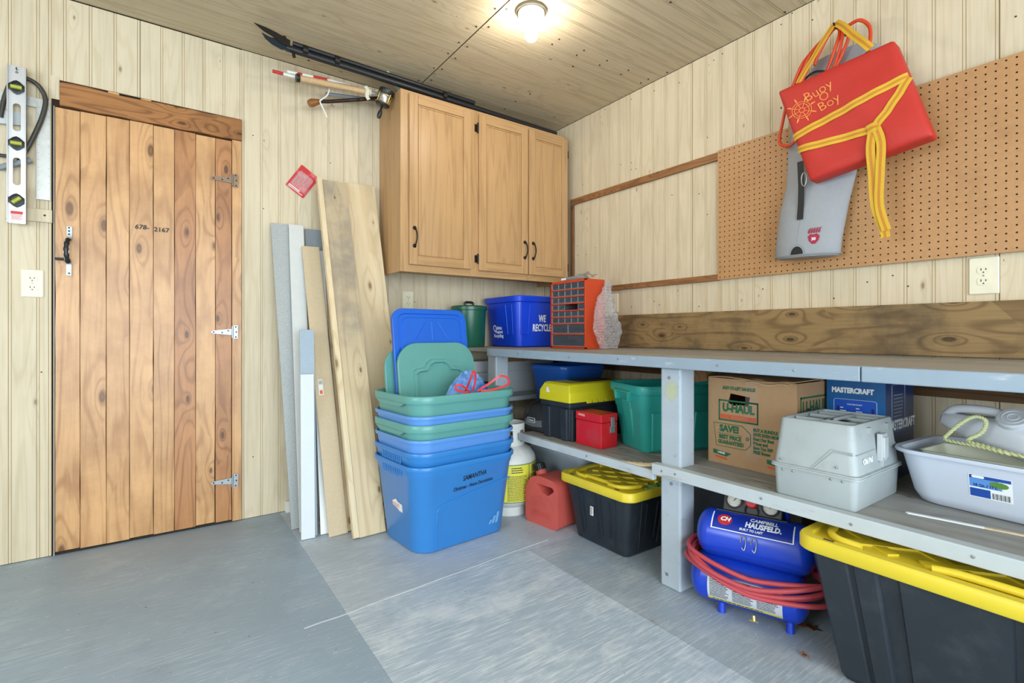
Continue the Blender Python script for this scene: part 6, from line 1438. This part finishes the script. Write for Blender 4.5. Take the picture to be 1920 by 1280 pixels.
loops = [[(-.080, -2.020, 2.239), (-.085, -1.925, 2.175), (-.16, -1.845, 2.02), (-.16, -1.812, 1.90), (-.15, -1.80, 1.82), (-.135, -1.84, 1.792), (-.125, -1.875, 1.815)],
         [(-.086, -2.018, 2.237), (-.10, -1.935, 2.165), (-.165, -1.865, 2.03), (-.165, -1.84, 1.95)], [(-.092, -2.016, 2.235), (-.11, -1.945, 2.150), (-.155, -1.905, 2.07), (-.165, -1.868, 2.00), (-.165, -1.85, 1.97)],
         [(-.076, -2.03, 2.237), (-.105, -2.06, 2.21), (-.11, -2.075, 2.17), (-.115, -2.05, 2.10), (-.145, -2.01, 2.03), (-.165, -1.99, 2.0)], [(-.082, -2.028, 2.236), (-.10, -2.05, 2.20), (-.125, -2.045, 2.14), (-.145, -2.02, 2.06), (-.16, -2.00, 2.02)],
         [(-.088, -2.03, 2.235), (-.105, -2.035, 2.17), (-.14, -1.995, 2.06), (-.165, -1.965, 1.99)], [(-.076, -2.06, 2.222), (-.08, -2.10, 2.222), (-.085, -2.135, 2.18), (-.10, -2.145, 2.12), (-.12, -2.14, 2.07)], [(-.09, -2.02, 2.238), (-.115, -1.985, 2.18), (-.135, -1.955, 2.13), (-.14, -1.945, 2.10)]]
for L in loops: MB().tube([Vector((max(p.x, -.108), p.y, p.z)) - O for p in smooth_path(L, 7)], .0068, 8).build('cord_strand', M_OCORD, oc, 60)
# red flotation cushion
rcu = thing('flotation_cushion', 'red flotation cushion tied with yellow straps hanging over the dry bag', 'cushion', (-.19, -2.08, 1.60))
O = Vector((-.19, -2.08, 1.60)); M_RCL = plain('red_canvas', '#c02f24', .6, 0, .06, 30, .15, dirt='#b23026', dirt_amt=.4)
cTL, cTR, cBR, cBL = Vector((-.190, -1.832, 2.012)), Vector((-.190, -2.248, 2.036)), Vector((-.205, -2.366, 1.648)), Vector((-.205, -1.968, 1.588))
thk = Vector((.062, 0, -.004))
def cq(u, v, w):   # u right, v up, w 0 front .. 1 back
    p = (cBL * (1 - u) + cBR * u) * (1 - v) + (cTL * (1 - u) + cTR * u) * v
    e = (1 - abs(2 * u - 1) ** 5) * (1 - abs(2 * v - 1) ** 5)
    bul = .012 * math.sqrt(max(e, 0)) * (1 - 2 * w) + (.004 * math.sin(u * 9 + v * 4) + .003 * math.sin(u * 4 - v * 13) + .0015 * math.sin(u * 31 + v * 17)) * e * (1 - w)
    return p + thk * w - Vector((bul, 0, 0)) - O
N_ = 22; mb = MB(); mb.grid(lambda u, v: cq(u, v, 0), N_, N_); mb.grid(lambda u, v: cq(1 - u, v, 1), N_, N_)
for fn in (lambda u, v: cq(u, 0, 1 - v), lambda u, v: cq(1 - u, 1, 1 - v), lambda u, v: cq(0, 1 - u, 1 - v), lambda u, v: cq(1, u, 1 - v)):
    mb.grid(lambda u, v, f=fn: f(u, v) , N_, 4)
o = mb.build('cushion_cover', M_RCL, rcu, 50); bm_ = o.modifiers.new('weld', 'WELD'); bm_.merge_threshold = .001; bv_ = o.modifiers.new('soft_edge', 'BEVEL'); bv_.width = .010; bv_.segments = 3; bv_.limit_method = 'ANGLE'; bv_.angle_limit = R(50)
ux = (cTR - cTL) * .5 + (cBR - cBL) * .5; uy = (cTL - cBL) * .5 + (cTR - cBR) * .5
uxn, uyn = ux.normalized(), uy.normalized()
M_OPR = plain('orange_thread', '#ef9a4e', .6)
def cfr(u, v, lift=.0012): return FR(cq(u, v, 0) - Vector((lift, 0, 0)), uxn, uyn)
UW, UH = ux.length, uy.length
def on_cushion(u0, v0, x, y, lift): return cq(u0 + x / UW, v0 + y / UH, 0) - Vector((lift, 0, 0))
for s_, u_, v_, z_ in (('Buoy', .345, .81, .056), ('O', .375, .735, .050), ('Boy', .395, .655, .056)):
    o = text(rcu, s_, z_, TR((0, 0, 0), 0, 0, 8), M_OPR, 'stitched_lettering', -.0006, ext=.0005, sx=.95)
    for v_t in o.data.vertices: v_t.co = on_cushion(u_, v_, v_t.co.x, v_t.co.y, .0016 + v_t.co.z)
mb = MB(); wp = lambda r_, a: on_cushion(.155, .70, r_ * math.cos(a), r_ * math.sin(a), .0014)
for rad_ in (.036, .027, .010): mb.tube([wp(rad_, i * .262) for i in range(24)], .0013, 5, closed=True)
for i_ in range(8):
    a = i_ * math.pi / 4 + .2; mb.tube([wp(r_, a) for r_ in (.010, .038)], .0011, 5); mb.tube([wp(r_, a) for r_ in (.040, .056)], [.0034, .0022], 6)
mb.build('ship_wheel_emblem', M_OPR, rcu, 40)
M_STRAP = plain('yellow_webbing', '#d9ac30', .7, 0, .08, 90); M_STR2 = plain('orange_webbing', '#c9832a', .7, 0, .05, 90)
def strap(pts, w=.029, nm='strap', nrm=(-1, 0, 0), sub=6, twist=None):
    q = [Vector(p) - O if max(abs(c) for c in p) > .3 and not isinstance(p, Vector) else Vector(p) for p in pts]
    pth = smooth_path(q, sub); s_ = MB(); s_.ribbon(pth, w, .0018, nrm); o = s_.build(nm, M_STRAP, rcu, 40)
    s2 = MB(); s2.ribbon([p + Vector(nrm).normalized() * .0019 for p in pth], w * .26, .0008, nrm); s2.build('strap_stripe', M_STR2, o, 40)
cp_ = lambda u, v, l=.003: cq(u, v, 0) - Vector((l, 0, 0))
def strap_uv(P_, n=9):
    q = []
    for (a, b), (c, d) in zip(P_, P_[1:]): q += [cp_(a + (c - a) * k / n, b + (d - b) * k / n, .0022) for k in range(n)]
    strap(q + [cp_(*P_[-1], .0022)], sub=1)
strap_uv([(.0, .46), (.25, .495), (.5, .52), (.75, .56), (1.0, .60)])
strap_uv([(.0, .33), (.2, .30), (.40, .275), (.62, .245)])
strap_uv([(1.0, .585), (.9, .47), (.78, .35), (.66, .255)])
strap([cp_(.60, .245, .008), cp_(.65, .250, .010), cp_(.68, .245, .008)], .034, 'knot', sub=3)
kz = cp_(.64, .235, .006)
strap([kz, kz + Vector((-.004, .006, -.07)), kz + Vector((.004, .002, -.16)), kz + Vector((.012, -.004, -.28)), kz + Vector((.03, -.026, -.372)), kz + Vector((.03, -.03, -.40))])
strap([kz + Vector((-.003, -.012, 0)), kz + Vector((-.006, -.028, -.06)), kz + Vector((-.002, -.024, -.16)), kz + Vector((.008, -.018, -.28)), kz + Vector((.022, -.036, -.375))])
strap([(-.10, -2.020, 2.243), (-.120, -1.99, 2.19), (-.150, -1.955, 2.11), (-.178, -1.925, 2.04), (-.185, -1.915, 2.015)], .026, 'hanging_strap', (-1, .25, .1))
strap([(-.100, -2.022, 2.244), (-.125, -2.06, 2.20), (-.150, -2.105, 2.135), (-.175, -2.15, 2.075), (-.182, -2.175, 2.04)], .028, 'hanging_strap', (-1, -.15, .1))
mb = MB(); mb.tube([cp_(.0, .11, .0) + Vector((.01, .012 + .010 * math.cos(i * .5236), -.03 + .028 * math.sin(i * .5236))) for i in range(12)], .0022, 6, closed=True); mb.build('carabiner', M_STEEL, rcu, 40)
